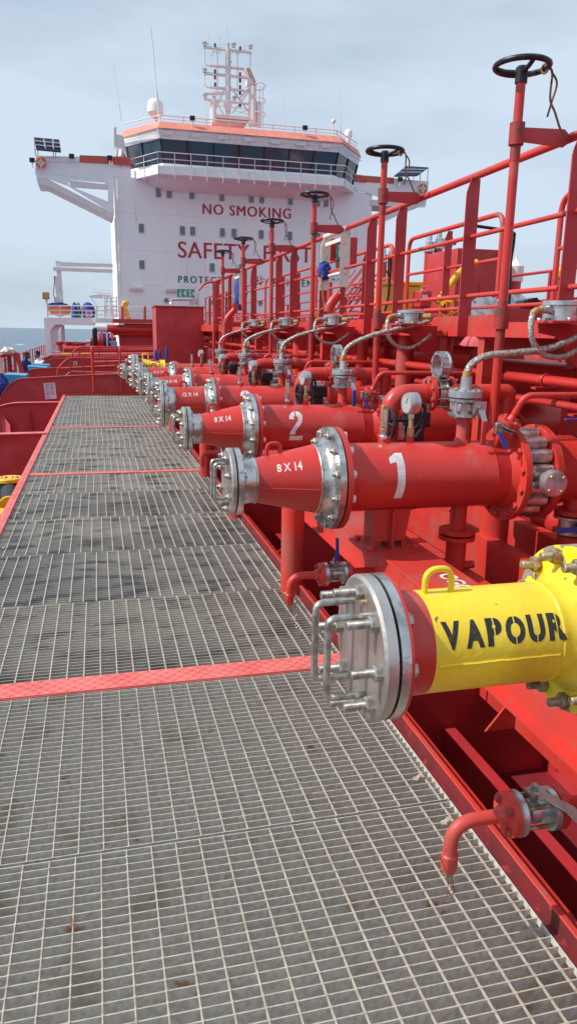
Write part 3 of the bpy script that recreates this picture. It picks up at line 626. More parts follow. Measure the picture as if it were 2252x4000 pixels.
MB().ext([(1.45, -.142, .02), (1.62, -.142, .02), (1.62, -.142, .11), (1.45, -.142, .11)], (0, .03, 0)).put('label_band', 'yeld', o)
loop(o, .83, 0, .21, 'yel', .012, .05, .1)
letter_obj(letters('VAPOUR', .085, .03, 4, .8), bend(.93, R_(28), fr), 'vapour_marking', 'blkm', o)
o = T('small_drain_flange', 'small steel capped flange with handles, farthest at the row end', 'pipe cover', (0, 14.8, PZ - .05))
MB().lathe((.44, 0, 0), X, [(0, .15), (.05, .15)], 32).lathe((.49, 0, 0), X, [(0, .08), (1.0, .08)], 24).put('cover_disc', 'plate', o)
for y in (-.05, .05): handle(o, y, .36, .45, -.08, .08)
studs(o, 8, .12, .44, -1, .02, .018, .018)

# ---- drain spouts over the grating
def spout(label, Y, x0, z0, cap=True, lever='steelm', up=False):
    o = T('drain_spout', label, 'drain pipe', (x0, Y, z0), 'red drain spouts over the grating')
    MB().tube(fil([(0, 0, -.145), (0, 0, 0), (.16, 0, 0)], .075, 10), .0195, 20).lathe((0, 0, -.15), Z, [(0, .019), (.012, .0235), (.05, .0235), (.055, .0195)], 18).put('spout_pipe', 'redb', o)
    MB().lathe((0, 0, -.15), (0, 0, -1), [(0, .017), (.012, .015), (.02, .008)], 12).put('spout_plug', 'brass', o)
    MB().lathe((.13, 0, 0), X, [(0, .0196), (.025, .030), (.03, .062), (.052, .062)], 32).put('front_flange', 'redb', o)
    MB().lathe((.183, 0, 0), X, [(0, .058), (.004, .058), (.004, .063), (.018, .063), (.018, .03), (.03, .024), (.04, .024), (.045, .034), (.075, .034), (.08, .024), (.10, .024), (.105, .06), (.122, .06)], 32).put('valve_body', 'steelm', o)
    MB().lathe((.306, 0, 0), X, [(0, .058), (.004, .055), (.005, .06), (.022, .06), (.03, .03), (.05, .0225), (.75, .0225)], 28).put('rear_flange', 'red', o)
    n_ = MB().hexa((0, 0, 0), (-1, 0, 0), .0115, .014).mesh('flange_nut', 'rusty')
    for (a, b) in ring(4, .045, .785): inst(n_, o, (.16, a, b)); MB().cyl((.16, a, b), (.33, a, b), .0065, n=6).put('stud', 'rbolt', o)
    MB().cyl((.245, 0, .03), (.245, 0, .075), .012).box(.225, .265, -.02, .02, .055, .063).hexa((.245, 0, .075), Z, .011, .008).put('stem', 'bolt', o)
    if up: MB().ext([(.237, -.012, .07), (.255, -.012, .07), (.262, -.02, .11), (.257, -.02, .20), (.240, -.02, .20), (.244, -.02, .11)], (0, .006, 0)).put('lever', 'hblue', o)
    else: MB().ext([(.235, -.012, .064), (.262, -.005, .064), (.335, -.06, .035), (.37, -.12, -.01), (.35, -.13, -.012), (.30, -.07, .035)], (0, 0, .004)).put('lever', 'steelm', o)
    w_ = MB().tube(spl([(.0, -.02, -.16), (.008, -.02, -.19), (-.01, -.025, -.2), (.004, -.02, -.215), (.012, -.02, -.2), (0, -.02, -.18)], 6), .0013, 5)
    w_.tube(spl([(-.02, -.02, -.06), (-.04, -.02, -.085), (-.075, -.02, -.08)], 5), .0012, 5).tube(spl([(-.04, -.02, -.085), (-.02, -.02, -.13), (-.01, -.02, -.17), (-.01, -.02, -.22), (-.025, -.02, -.235), (.0, -.02, -.24)], 6), .0011, 5)
    w_.put('tie_wire', 'rusty', o); return o
spout('nearest red drain spout bent over the grating with bare steel lever', 1.58, 0.882, .405)
def chain(o, x, y, z, n):
    c = MB()
    for k in range(n): c.torus((x + .004 * math.sin(k), y, z - k * .012), (1, 0, 0) if k % 2 else (0, 1, 0), .007, .0014, 10, 5)
    c.put('chain', 'bolt', o)
o = spout('second red drain spout with upright blue lever beside the yellow pipe', 3.55, .925, .455, up=True); chain(o, .035, -.01, -.11, 16); MB().cyl((.015, 0, -.105), (.04, 0, -.105), .006).put('chain_lug', 'redb', o)
o = spout('third red drain spout hanging under the nearest reducer', 5.6, 1.02, .455, up=True); chain(o, .04, 0, -.12, 14)
o = spout('fourth red drain spout under the second reducer', 7.65, 1.02, .455, up=True)

# ================================================================== LOWER STEELWORK
BG = 'red deck beams under the manifolds'
def beam(label, x0, x1, z0, z1, y0=-1.2, y1=19.5, m='redb', group=BG):
    o = T('deck_beam', label, 'beam', (0, 0, 0), group)
    MB().box(x0, x1, y0, y1, z1 - .012, z1).put('top_flange', m, o, bevel=.002)
    MB().box(x0 + .012, x0 + .022, y0, y1, z0, z1 - .012).put('web', m, o)
    MB().box(x0 - .02, x0 + .02, y0, y1, z0 - .01, z0).put('bottom_lip', m, o)
    return o
o = beam('wide red pedestal beam with CG 01 welded on top', 1.375, 1.66, .42, .585)
MB().box(1.648, 1.660, -1.2, 19.5, .42, .573).put('rear_web', 'redb', o)
letter_obj(letters('CG01', .085, .03), lambda a, b: V((1.56 + b * 1.0, 2.93 - a * 1.0, .5895)), 'welded_letters', 'cream', o)
for k in range(9):
    y = 1.2 + 2.05 * k
    MB().ext([(1.36, y, .42), (1.36, y, .30), (1.52, y, .42)], (0, .012, 0)).put('gusset', 'redb', o)
# coaming trough
o = T('spill_trough', 'deep dark red spill trough beside the grating with a long inner bar', 'trough', (0, 0, 0))
MB().box(1.29, 6.0, -1.5, 19.8, -.77, -.75).put('trough_floor', 'deck', o)
MB().box(1.76, 1.775, -1.2, 19.5, -.75, -.42).box(1.76, 1.82, -1.2, 19.5, -.42, -.405).put('inner_bar', 'redw', o)
MB().box(2.42, 2.44, -1.2, 19.5, -.75, .30).put('rear_wall', 'redw', o)
MB().box(1.262, 1.274, -1.5, 19.8, -.75, .02).put('front_wall', 'redw', o)
for k in range(9):
    y = 1.28 + 2.05 * k
    MB().ext([(1.274, y, .0), (1.274, y, -.75), (2.42, y, -.75), (2.42, y, .28), (1.45, y, .28), (1.40, y, .1)], (0, .012, 0)).put('cross_plate', 'redw', o)
    MB().cyl((1.45, y + .7, -.75), (1.45, y + .7, -.5), .06, n=20).lathe((1.45, y + .7, -.5), Z, [(0, .11), (.02, .11)], 24).put('scupper', 'redw', o)
    MB().tube(fil([(1.30, y + 1.2, -.2), (1.40, y + 1.2, -.2), (1.40, y + 1.2, -.4)], .05), .012, 8).put('drain_stub', 'redb', o)
# posts carrying the beams
for k, y in enumerate([4.55, 6.65, 8.7, 10.7, 12.8]):
    one(MB().cyl((1.20, y, -.7), (1.20, y, .82), .075, n=28), 'support_post', 'redb', '%s round red post under the %s reducer' % (ORD[k], ['space behind the first', 'space behind the second', 'third', 'fourth', 'fifth'][k]), 'post', 'round posts under the pipes')
for k, y in enumerate([3.25, 5.3, 7.35, 9.4]):
    one(MB().cyl((2.27, y + .6, -.7), (2.27, y + .6, .85), .085, n=28), 'support_post', 'redb', '%s thick red post below the wafer valves' % ORD[k], 'post', 'thick posts below the valves')
def rail_beam(label, x, z0, z1, dx=.09):
    o = T('deck_rail', label, 'beam', (0, 0, 0), BG)
    MB().box(x, x + .012, -1.2, 19.5, z0, z1).put('web', 'redb', o)
    MB().box(x, x + dx, -1.2, 19.5, z1, z1 + .012).put('top_flange', 'redb', o)
    for k in range(10):
        y = .9 + 2.05 * k
        MB().ext([(x, y, z0), (x, y, z1), (x - .16, y, z0)], (0, .012, 0)).put('gusset', 'redb', o); MB().box(x + .012, x + .5, y - .04, y + .04, z0, z0 + .08).put('cross_tie', 'redb', o)
    return o
rail_beam('narrow red beam right of the pedestal beam, with triangular gussets', 1.86, .22, .42)
rail_beam('second narrow red beam farther right under the wafer valves', 2.16, .30, .52)
rail_beam('lowest narrow red beam deep under the pipes', 1.95, -.22, -.02, .12)
rail_beam('red beam farthest right beneath the walkway', 2.62, .25, .50)
for k in range(4):
    y = MY[k]
    o = T('drain_ball_valve', '%s horizontal drain valve with blue lever low among the beams' % ORD[k], 'ball valve', (1.88, y, .15), 'drain valves between the beams')
    MB().lathe((.07, 0, 0), X, [(0, .05), (.02, .09), (.045, .09)], 28).lathe((.2, 0, 0), X, [(0, .09), (.03, .09), (.03, .05), (.6, .05)], 28).cyl((0, 0, 0), (.08, 0, 0), .052).put('red_flanges', 'red', o)
    MB().lathe((.118, 0, 0), X, [(0, .085), (.012, .085), (.012, .06), (.066, .06), (.066, .085), (.08, .085)], 28).put('valve_body', 'steel', o)
    MB().cyl((.155, 0, .05), (.155, 0, .12), .014).box(.12, .2, -.03, .03, .095, .105).put('stem', 'bolt', o)
    MB().box(.16, .32, -.05, -.02, .105, .117).put('lever', 'hblue', o, bevel=.004)
o = T('drain_ball_valve', 'upright drain valve with flat blue lever under the onward pipe at the right edge', 'ball valve', (2.56, MY[0] - .05, .62))
MB().lathe((0, 0, .11), Z, [(0, .10), (.025, .10), (.03, .055), (.12, .055)], 28).lathe((0, 0, -.5), Z, [(0, .07), (.48, .07)], 28).put('red_flanges', 'red', o)
MB().lathe((0, 0, 0), Z, [(0, .10), (.015, .10), (.015, .07), (.085, .07), (.085, .10), (.10, .10)], 28).put('valve_body', 'steel', o)
MB().box(-.02, .06, -.12, -.09, .02, .08).put('stem', 'bolt', o); MB().box(-.17, -.02, -.13, -.118, .035, .065).put('lever', 'hblue', o, bevel=.004)
# ================================================================== PIPEWORK BEHIND
PG = 'long red pipes running aft'
def run(label, x, z, r, y0=-1, y1=40, m='red', fl=(), n=28, clamps=()):
    o = T('deck_pipe', label, 'pipe', (0, 0, 0), PG)
    MB().cyl((x, y0, z), (x, y1, z), r, n=n).put('pipe_body', m, o)
    for y in fl: MB().lathe((x, y, z), (0, 1, 0), [(0, r * 1.75), (.03, r * 1.75), (.03, r * 1.05), (.045, r * 1.05), (.045, r * 1.75), (.075, r * 1.75)], 28).put('flange', m, o)
    for y in clamps: MB().torus((x, y, z), (0, 1, 0), r + .006, .008, 24, 6).box(x - .09, x + .09, y - .03, y + .03, z - r - .025, z - r - .01).put('clamp', 'redw', o)
    return o
run('thin red pipe with clamps running aft behind the hoses', 2.95, 1.41, .034, fl=(7.0, 13.), clamps=(3.9, 4.5, 6.2, 8.5, 10.5))
run('second thin red pipe just below the first', 3.05, 1.25, .026, clamps=(4.2, 6.6, 9.1), fl=(9.0,))
run('thick bright red pipe behind the thin ones', 3.60, 1.35, .15, fl=(7.2,), n=40)
run('thicker dusty red pipe low behind', 4.7, .80, .26, m='pink', n=40, fl=(9,))
run('upper thick red pipe under the walkway', 3.35, 1.50, .10, y0=6.2, n=32, fl=(8.1, 12.3))
run('low red pipe beside the onward pipes', 2.85, .55, .12, n=32, fl=(5.2, 11))
run('far thick red pipe beyond the walkway', 5.8, 1.5, .3, m='pink', n=40)
for k in range(6):
    y = 4.6 + 2.05 * k
    o = T('cross_pipe', '%s red cross pipe with a flange behind %s' % ((ORD + ['sixth'])[k], ['pipe 1', 'pipe 2', 'pipe 3', 'manifold four', 'manifold five', 'the far yellow pipe'][k]), 'pipe', (0, y, 0), 'red cross pipes behind the elbows')
    MB().cyl((2.78, 0, .93), (5.4, 0, .93), .085, n=28).put('pipe_body', 'red', o)
    MB().lathe((2.75, 0, .93), X, [(0, .15), (.03, .15)], 28).put('flange', 'red', o)
    if k < 5:
        o2 = T('rack_bracket', '%s red pipe rack frame under the walkway' % ORD[k], 'bracket', (0, y + .9, 0), 'pipe rack frames under the walkway')
        MB().box(2.5, 3.9, 0, .06, .93, 1.0).box(2.5, 2.56, 0, .06, -.7, 1.0).put('frame', 'redw', o2)
one(MB().tube(fil([(2.7, 3.0, 1.0), (3.2, 3.0, 1.0), (3.3, 3.6, 1.0), (3.3, 3.6, .2)], .25, 8), .09, 20), 'bent_pipe', 'red', 'short bent red pipe low beside the right picture edge', 'pipe')
# ================================================================== WALKWAY
o = T('raised_walkway', 'long raised red walkway deck on posts above the pipes', 'walkway', (0, 0, 0))
MB().box(2.715, 2.725, .5, 38, 1.69, 1.845).put('side_plate', 'redb', o)
MB().box(2.725, 2.80, .5, 38, 1.69, 1.70).put('bottom_lip', 'redb', o)
MB().box(2.725, 3.66, .5, 38, 1.80, 1.815).put('deck_plate', 'redw', o)
MB().box(3.66, 3.67, .5, 38, 1.69, 1.845).put('side_plate', 'redb', o)
for k in range(12):
    y = 4.9 + 2.05 * k
    MB().ext([(2.70, y, 1.69), (3.6, y, 1.69), (3.5, y, 1.57), (2.85, y, 1.57)], (0, .012, 0)).put('floor_bracket', 'redw', o)
    if k % 2 == 0: MB().box(2.74, 2.86, y + .1, y + .19, -.7, 1.69).box(3.50, 3.62, y + .1, y + .19, -.7, 1.69).put('column', 'redb', o)
    else: MB().cyl((2.95, y, -.7), (2.95, y, 1.69), .085, n=24).put('round_column', 'redb', o)
def post(mb, x, y, z1, wd=.05, z0=1.69):
    mb.ext([(x - .005, y - wd, z0), (x - .005, y + wd, z0), (x - .005, y + wd, z1 - .02), (x - .005, y + .01, z1 + .02), (x - .005, y - wd * .4, z1 + .02), (x - .005, y - wd, z1 - .09)], (.012, 0, 0))
# near railing: plates turned to the camera
o = T('walkway_railing', 'near side red railing of the raised walkway with flat plate posts', 'railing', (0, 0, 0))
MB().cyl((2.69, 1.5, 2.815), (2.69, 17.6, 2.815), .026, n=16).put('top_rail', 'redb', o)
for z in (2.405, 1.985): MB().cyl((2.70, 1.5, z), (2.70, 17.6, z), .0165, n=12).put('middle_rail', 'redb', o)
MB().cyl((2.74, 1.5, 1.90), (2.74, 17.6, 1.90), .0125, n=10).put('middle_rail', 'redb', o)
PY = [3.97, 5.23, 6.56, 7.31, 8.93, 10.39, 11.26, 13.15, 14.04, 15.51, 17.3]
for y in PY:
    z1 = 2.80
    MB().ext([(2.635, y, 1.69), (2.735, y, 1.69), (2.735, y, z1), (2.665, y, z1), (2.635, y, z1 - .10)], (0, .012, 0)).put('plate_post', 'redw', o)
# white painted gate frames
for k, y in enumerate((8.15, 14.3)):
    g_ = T('white_gate', ['nearer', 'farther'][k] + ' white painted rail section with blue cloth tied to it', 'gate', (0, y, 0), 'white painted gate frames in the railing')
    for yy in (-.0, .75): MB().ext([(2.635, yy, 2.20), (2.745, yy, 2.20), (2.745, yy, 2.80), (2.67, yy, 2.80), (2.635, yy, 2.72)], (0, .016, 0)).put('white_post', 'cream', g_)
    MB().cyl((2.69, -.05, 2.815), (2.69, .8, 2.815), .0275, n=16).put('white_rail', 'cream', g_)
    MB().cyl((2.70, -.03, 2.36), (2.70, .8, 2.36), .018, n=12).put('white_rail', 'cream', g_); MB().box(2.68, 2.70, .02, .74, 2.70, 2.74).put('white_rail', 'cream', g_)
def rag(label, c, sz, seed):
    random.seed(seed); mb = MB().ball(c, 1, 22, sz)
    for v in mb.v: v += V((random.uniform(-1, 1) * sz[0], random.uniform(-1, 1) * sz[1], random.uniform(-1, 1) * sz[2])) * .16
    return one(mb, 'blue_cloth', 'blue', label, 'cloth')
rag('crumpled blue cloth wrapped round the nearer white rail section', (2.67, 8.85, 2.42), (.08, .10, .10), 3)
rag('blue cloth bundle hanging in the farther white rail section', (2.74, 14.7, 2.42), (.12, .15, .30), 4)
# far side railing in sections with rounded ends
for k, (a, b_) in enumerate([(1.5, 5.55), (6.45, 8.6), (9.1, 12.0), (12.5, 16.0), (16.5, 20), (20.5, 26)]):
    o = T('walkway_railing', '%s far side red railing section with rounded ends' % (['nearest', 'second', 'third', 'fourth', 'fifth', 'sixth'][k]), 'railing', (0, 0, 0), 'far side railing sections of the raised walkway')
    MB().tube(fil([(3.63, a, 1.84), (3.63, a, 2.79), (3.63, b_, 2.79), (3.63, b_, 1.84)], .14, 8), .024, 12).put('top_rail', 'redb', o)
    for z in (2.39, 1.97): MB().cyl((3.63, a, z), (3.63, b_, z), .016, n=10).put('middle_rail', 'redb', o)
    n_ = max(1, int((b_ - a) / 1.2))
    for j in range(1, n_ + 1):
        y = a + (b_ - a) * j / (n_ + 1)
        MB().ext([(3.58, y, 1.69), (3.66, y, 1.69), (3.66, y, 2.76), (3.61, y, 2.76), (3.58, y, 2.68)], (0, .012, 0)).put('plate_post', 'redw', o)
# end rails of the walkway near the cabinet
for k, yy in enumerate((17.8, 19.2)):
    one(MB().tube(fil([at(775, 1135 - 0 * k, yy), at(800, 1105, yy), at(850, 1098, yy), at(915, 1075, yy + .3)], .2), .025, 10).cyl(at(835, 1100, yy), at(835, 1420, yy), .03).cyl(at(905, 1080, yy), at(905, 1400, yy), .03), 'end_railing', 'redb', '%s rounded railing where the walkway ends behind the cabinet' % ['nearer', 'farther'][k], 'railing')
# black / green cables on railing
one(MB().tube(spl([at(1840, 880, 5.3), at(1990, 905, 5.3), at(2005, 935, 5.3), at(1992, 1030, 5.3), at(1990, 1130, 5.3), at(1982, 1225, 5.3)]), .012, 8), 'dark_cable', 'blk', 'dark cable hanging behind the nearest spindle', 'cable')
one(MB().tube(spl([at(1505, 1000, 7.2), at(1525, 1015, 7.2), at(1520, 1090, 7.2), at(1515, 1160, 7.2), at(1495, 1240, 7.2)]), .014, 8), 'dark_cable', 'blk', 'dark cable hanging behind the second spindle', 'cable')
# red swan neck pipe under far gate, and orange rope
one(MB().tube(spl([at(915, 1185, 13.5), at(915, 1210, 13.5), at(890, 1240, 13.5), at(880, 1270, 13.5), at(878, 1330, 13.5)]), .055, 14), 'curved_vent_pipe', 'red', 'curved red pipe below the farther white rail section', 'pipe')
one(MB().tube(spl([at(1320, 1150, 8.3), at(1290, 1190, 8.3), at(1282, 1220, 8.3)]), .055, 14), 'curved_vent_pipe', 'red', 'curved red pipe below the nearer white rail section', 'pipe')
one(MB().tube(spl([at(1254, 1075, 8.2), at(1260, 1150, 8.2), at(1265, 1200, 8.2), at(1240, 1215, 8.2), at(1228, 1245, 8.2)]), .008, 6), 'orange_cord', 'tape', 'thin orange cord hanging from the nearer white rail section', 'cord')
# escape sign cabinet
o = T('fire_cabinet', 'narrow red cabinet with a green sign behind the nearer white rail section', 'cabinet', (0, 0, 0))
A_ = at(1352, 925, 8.9); B_ = at(1392, 1045, 8.9)
MB().box(A_.x, B_.x, 8.9, 9.3, B_.z, A_.z).box(A_.x - .18, A_.x - .02, 8.95, 9.3, B_.z + .1, A_.z - .02).put('casing', 'redw', o, bevel=.008)
c_ = at(1322, 985, 8.88); MB().box(c_.x - .035, c_.x + .035, 8.86, 8.88, c_.z - .09, c_.z + .09).put('green_panel', 'sign', o)
MB().box(c_.x - .012, c_.x + .012, 8.852, 8.858, c_.z - .06, c_.z + .04).ball((c_.x, 8.855, c_.z + .06), .014, 10, (1, .3, 1)).put('pictogram', 'whm', o)

# ---- gear seen beyond the walkway
o = T('tall_red_box', 'tall dark red steel locker beyond the walkway railing', 'locker', (0, 0, 0))
p0 = at(1785, 968, 9); p1 = at(1947, 1190, 9)
MB().box(p0.x, p1.x, 9, 9.9, p1.z - .3, p0.z).put('casing', 'redw', o, bevel=.01)
MB().box(p0.x + .35, p1.x - .1, 8.985, 8.998, p1.z - .1, p0.z - .45).put('door_panel', 'redw', o)
MB().tube(spl([at(1945, 998, 8.95), at(1960, 985, 8.95), at(1975, 965, 8.95)]), .006, 6).put('cable', 'blk', o)
q0 = at(1517, 1107, 9); q1 = at(1640, 1195, 9)
o = T('yellow_bin', 'bright yellow storage box behind the railing', 'box', (0, 0, 0))
MB().box(q0.x, q1.x, 9, 9.5, q1.z - .1, q0.z - .02).put('bin_body', 'yeld', o, bevel=.02); MB().box(q0.x - .02, q1.x + .02, 8.98, 9.52, q0.z - .02, q0.z + .03).put('lid', 'yeld', o, bevel=.01)
r_ = MB()
for k in range(5): r_.box(q0.x + .05 + k * .09, q0.x + .08 + k * .09, 8.985, 8.999, q1.z, q0.z - .06)
r_.put('ribs', 'yeld', o)
o = T('small_red_box', 'small red equipment box right of the yellow box with a white label', 'box', (0, 0, 0))
s0 = at(1642, 1133, 8.4); s1 = at(1684, 1203, 8.4); MB().box(s0.x, s1.x, 8.4, 8.7, s1.z, s0.z).put('casing', 'redw', o, bevel=.02)
c_ = at(1656, 1162, 8.39); MB().box(c_.x - .02, c_.x + .04, 8.385, 8.395, c_.z - .03, c_.z + .03).put('label_plate', 'whm', o)
one(MB().tube(fil([at(1705, 1182, 8.2), at(1800, 1052, 8.2), at(1862, 1025, 8.2)], .12, 8), .038, 18), 'yellow_vent_pipe', 'yeld', 'thick slanting yellow pipe in front of the tall red locker', 'pipe')
for q, (u, v) in enumerate([(1740, 1205), (1768, 1195)]):
    c_ = at(u, v, 7.5); one(MB().torus(c_, (.2, 1, .1), .075, .010, 28, 8).torus(c_ + V((.03, .03, .0)), (0, 1, .2), .07, .010, 28, 8), 'yellow_hose_coil', 'yeld', '%s coil of yellow hose lying on the walkway' % ['left', 'right'][q], 'hose', 'yellow hose coils')
for q, (u, v, rr) in enumerate([(1835, 1218, .12), (1893, 1225, .19), (2000, 1215, .2)]):
    c_ = at(u, v + 10, 5.9); one(MB().lathe(c_ + V((0, 0, -.02)), (.1, -1, .25), [(0, rr), (.03, rr), (.04, rr * .92)], 36), 'steel_blank_disc', 'steel', '%s round steel blank leaning on the walkway edge' % ['leftmost small', 'middle', 'right'][q], 'steel disc', 'steel blank discs')
c_ = at(2075, 1200, 5.7)
one(MB().ext([c_ + V((-.12, 0, -.03)), c_ + V((-.08, 0, .05)), c_ + V((.04, 0, .08)), c_ + V((.10, 0, .03)), c_ + V((.02, 0, -.06))], (0, .12, 0)).torus(c_ + V((.10, .02, -.03)), (0, 1, 0), .07, .014, 20, 6), 'black_lamp', 'blk', 'black work lamp with coiled cord lying on the walkway edge', 'lamp')
# PV valves on risers
for k, (u, v0, v1) in enumerate([(1678, 905, 1135), (1716, 893, 1100), (1528, 952, 1090), (1500, 966, 1100), (995, 1060, 1180), (1290, 1060, 1180)]):
    YY = [12, 12, 16, 16, 30, 22][k]; a = at(u, v0, YY); b_ = at(u, v1, YY)
    o = T('pressure_vent', ['left of the near pair of steel pressure vents on red risers', 'right of the near pair of steel pressure vents on red risers', 'right of the middle pair of pressure vents', 'left of the middle pair of pressure vents', 'farthest pressure vent on a red riser before the white house', 'pressure vent above the red railings at mid distance'][k], 'vent', (a.x, YY, 0), 'pressure vents on red risers')
    MB().cyl((0, 0, 1.5), (0, 0, a.z - .3), .07, n=18).put('riser', 'red', o)
    MB().lathe((0, 0, a.z - .32), Z, [(0, .09), (.03, .09), (.03, .06), (.16, .06), (.18, .045), (.26, .045), (.33, .005)], 20).put('vent_head', 'steelm', o)
    MB().cyl((.05, 0, a.z - .2), (.30, 0, a.z - .2), .05, n=16).lathe((.18, 0, a.z - .28), Z, [(0, .07), (.15, .07)], 18).put('side_valve', 'steelm', o)
for k, (u, v) in enumerate([(1953, 1050), (2010, 1065)]):
    a = at(u, v, 9.5); o = T('white_vent_drum', ['left', 'right'][k] + ' white capped drum vent at the right beyond the railing', 'vent', (a.x, 9.5, 0), 'white vent drums')
    MB().cyl((0, 0, 1.4), (0, 0, a.z - .12), .09, n=20).put('riser', 'red', o); MB().lathe((0, 0, a.z - .12), Z, [(0, .11), (.2, .11), (.24, .07), (.30, .015), (.34, .01)], 24).put('drum', 'whg', o)
a = at(2185, 1060, 7.5); o = T('yellow_hydrant', 'small yellow valve on the far right railing', 'valve', (a.x, 7.5, a.z))
MB().lathe((0, 0, -.08), Z, [(0, .03), (.02, .05), (.08, .06), (.10, .03), (.14, .015)], 16).cyl((-.05, 0, .06), (.05, 0, .06), .008).cyl((-.07, 0, 0), (.07, 0, 0), .03).put('valve_body', 'yeld', o); MB().cyl((0, 0, -.9), (0, 0, -.08), .02).put('post', 'red', o)
# distant railings beyond
def dist_rail(label, x, z, y0, y1, n, h=1.0):
    o = T('distant_railing', label, 'railing', (0, 0, 0), 'distant red deck railings')
    for q in range(3): MB().cyl((x, y0, z + h * (q + 1) / 3), (x, y1, z + h * (q + 1) / 3), .018, n=8).put('rail', 'redw', o)
    pm = MB()
    for k in range(n): y = y0 + (y1 - y0) * k / (n - 1); MB().box(x - .02, x + .03, y - .02, y + .02, z, z + h).put('post', 'redw', o)
    return o
dist_rail('red railing across the deck farther inboard, behind the white drums', 5.2, 1.45, 5.5, 22, 14)
dist_rail('second distant red railing inboard near the white superstructure', 7.0, 1.3, 12, 44, 22)
dist_rail('third distant red railing, lowest and farthest inboard', 9.5, 1.2, 14, 48, 24)
def cross_rail(label, x0, x1, y, z, n, h=1.0, m='redw'):
    o = T('distant_railing', label, 'railing', (0, 0, 0), 'distant red deck railings')
    for q in range(3): MB().cyl((x0, y, z + h * (q + 1) / 3), (x1, y, z + h * (q + 1) / 3), .022, n=8).put('rail', m, o)
    for k in range(n): x = x0 + (x1 - x0) * k / (n - 1); MB().cyl((x, y, z), (x, y, z + h), .022, n=8).put('post', m, o)
    return o
cross_rail('red railing crossing the deck before the white house', 4.5, 16, 44, 1.3, 40, 1.3)
cross_rail('red railing crossing the deck at mid distance right', 4.2, 14, 30, 1.3, 30, 1.1)
one(MB().box(5.5, 20, 22, 24, .6, 1.5), 'deck_house', 'redw', 'low dark red deck structure beyond the walkway on the right', 'deckhouse')
one(MB().box(3.9, 20, 40, 43.5, .2, 1.35), 'deck_house', 'redw', 'low dark red structure in front of the white house', 'deckhouse')
for k in range(3):
    o = T('inclined_ladder', ['left', 'middle', 'right'][k] + ' slanting red ladder beyond the walkway', 'ladder', (0, 0, 0), 'slanting red ladders')
    Y0 = 16 + 4 * k; u = [1480, 1390, 1350][k]; a = at(u - 60, 1260, Y0); b_ = at(u + 60, 1110, Y0)
    for dy in (0, .6): MB().cyl(a + V((0, dy, 0)), b_ + V((0, dy, 0)), .035, n=8).cyl(a + V((0, dy, .5)), b_ + V((0, dy, .5)), .02, n=8).put('stringer', 'red', o)
    for q in range(6): c_ = a.lerp(b_, (q + .5) / 6); MB().box(c_.x - .1, c_.x + .1, Y0, Y0 + .6, c_.z, c_.z + .02).put('step', 'redw', o)

# ================================================================== RED CABINET + EYEWASH SIGN
p0 = at(607, 1198, 20.4); p1 = at(796, 1198, 20.4)
o = T('deck_cabinet', 'big plain dark red steel cabinet standing beyond the manifolds', 'cabinet', (0, 0, 0))
MB().box(p0.x, p1.x, 20.4, 21.6, -1.3, 2.30).put('casing', 'redw', o, bevel=.015); MB().box(p0.x - .03, p1.x + .03, 20.36, 21.64, 2.30, 2.33).put('top_plate', 'redw', o)
for k, (u0, u1, v0, v1) in enumerate([(599, 617, 1365, 1407), (620, 632, 1362, 1400), (643, 659, 1352, 1402)]):
    a = at(u0, v0, 19.2); b_ = at(u1, v1, 19.2); m_ = (a.x + b_.x) / 2; w_ = (b_.x - a.x) / 2
    one(MB().lathe((m_, 19.2, b_.z), Z, [(0, w_), ((a.z - b_.z) * .6, w_ * .75), ((a.z - b_.z), w_ * .35)], 9), 'covered_valve', 'blue', '%s blue canvas wrapped valve standing before the red cabinet' % ['left', 'middle', 'right'][k], 'cover', 'blue wrapped valves')
o = T('shower_sign', 'green and white emergency shower and eyewash sign above the red cabinet', 'sign', (0, 0, 0))
a = at(691, 1128, 22); b_ = at(762, 1162, 22); xm = (a.x + b_.x) / 2
MB().box(a.x, b_.x, 22, 22.02, b_.z, a.z).put('board', 'sign', o)
h_ = a.z - b_.z; wm = MB()
wm.box(xm - .008, xm + .008, 21.985, 21.997, b_.z, a.z)
cx = a.x + h_ * .45
wm.ball((cx, 21.99, b_.z + h_ * .58), h_ * .08, 10, (1, .2, 1)).box(cx - h_ * .10, cx + h_ * .10, 21.985, 21.997, b_.z + h_ * .22, b_.z + h_ * .5).box(cx - h_ * .08, cx + h_ * .08, 21.985, 21.997, b_.z + h_ * .05, b_.z + h_ * .22)
wm.ext([(cx - h_ * .1, 21.985, b_.z + h_ * .72), (cx + h_ * .1, 21.985, b_.z + h_ * .72), (cx, 21.985, b_.z + h_ * .88)], (0, .01, 0))
cx = xm + h_ * .5
wm.lathe((cx, 21.985, b_.z + h_ * .72), (0, 1, 0), [(0, h_ * .15), (.01, h_ * .15)], 16).box(cx - h_ * .17, cx + h_ * .17, 21.985, 21.997, b_.z + h_ * .36, b_.z + h_ * .44).box(cx - h_ * .07, cx + h_ * .07, 21.985, 21.997, b_.z + h_ * .12, b_.z + h_ * .36)
for cx in (xm - h_ * .12, b_.x - h_ * .13): wm.box(cx - .05, cx + .05, 21.985, 21.997, a.z - .14, a.z - .105).box(cx - .018, cx + .018, 21.983, 21.995, a.z - .175, a.z - .07)
wm.put('pictograms', 'whm', o)
MB().lathe((xm + h_ * .5, 21.98, b_.z + h_ * .72), (0, 1, 0), [(0, h_ * .06), (.01, h_ * .06)], 12).put('eye_pupil', 'sign', o)
o = T('emergency_shower', 'grey shower pipe with drooping head beside the green sign', 'shower', (0, 0, 0))
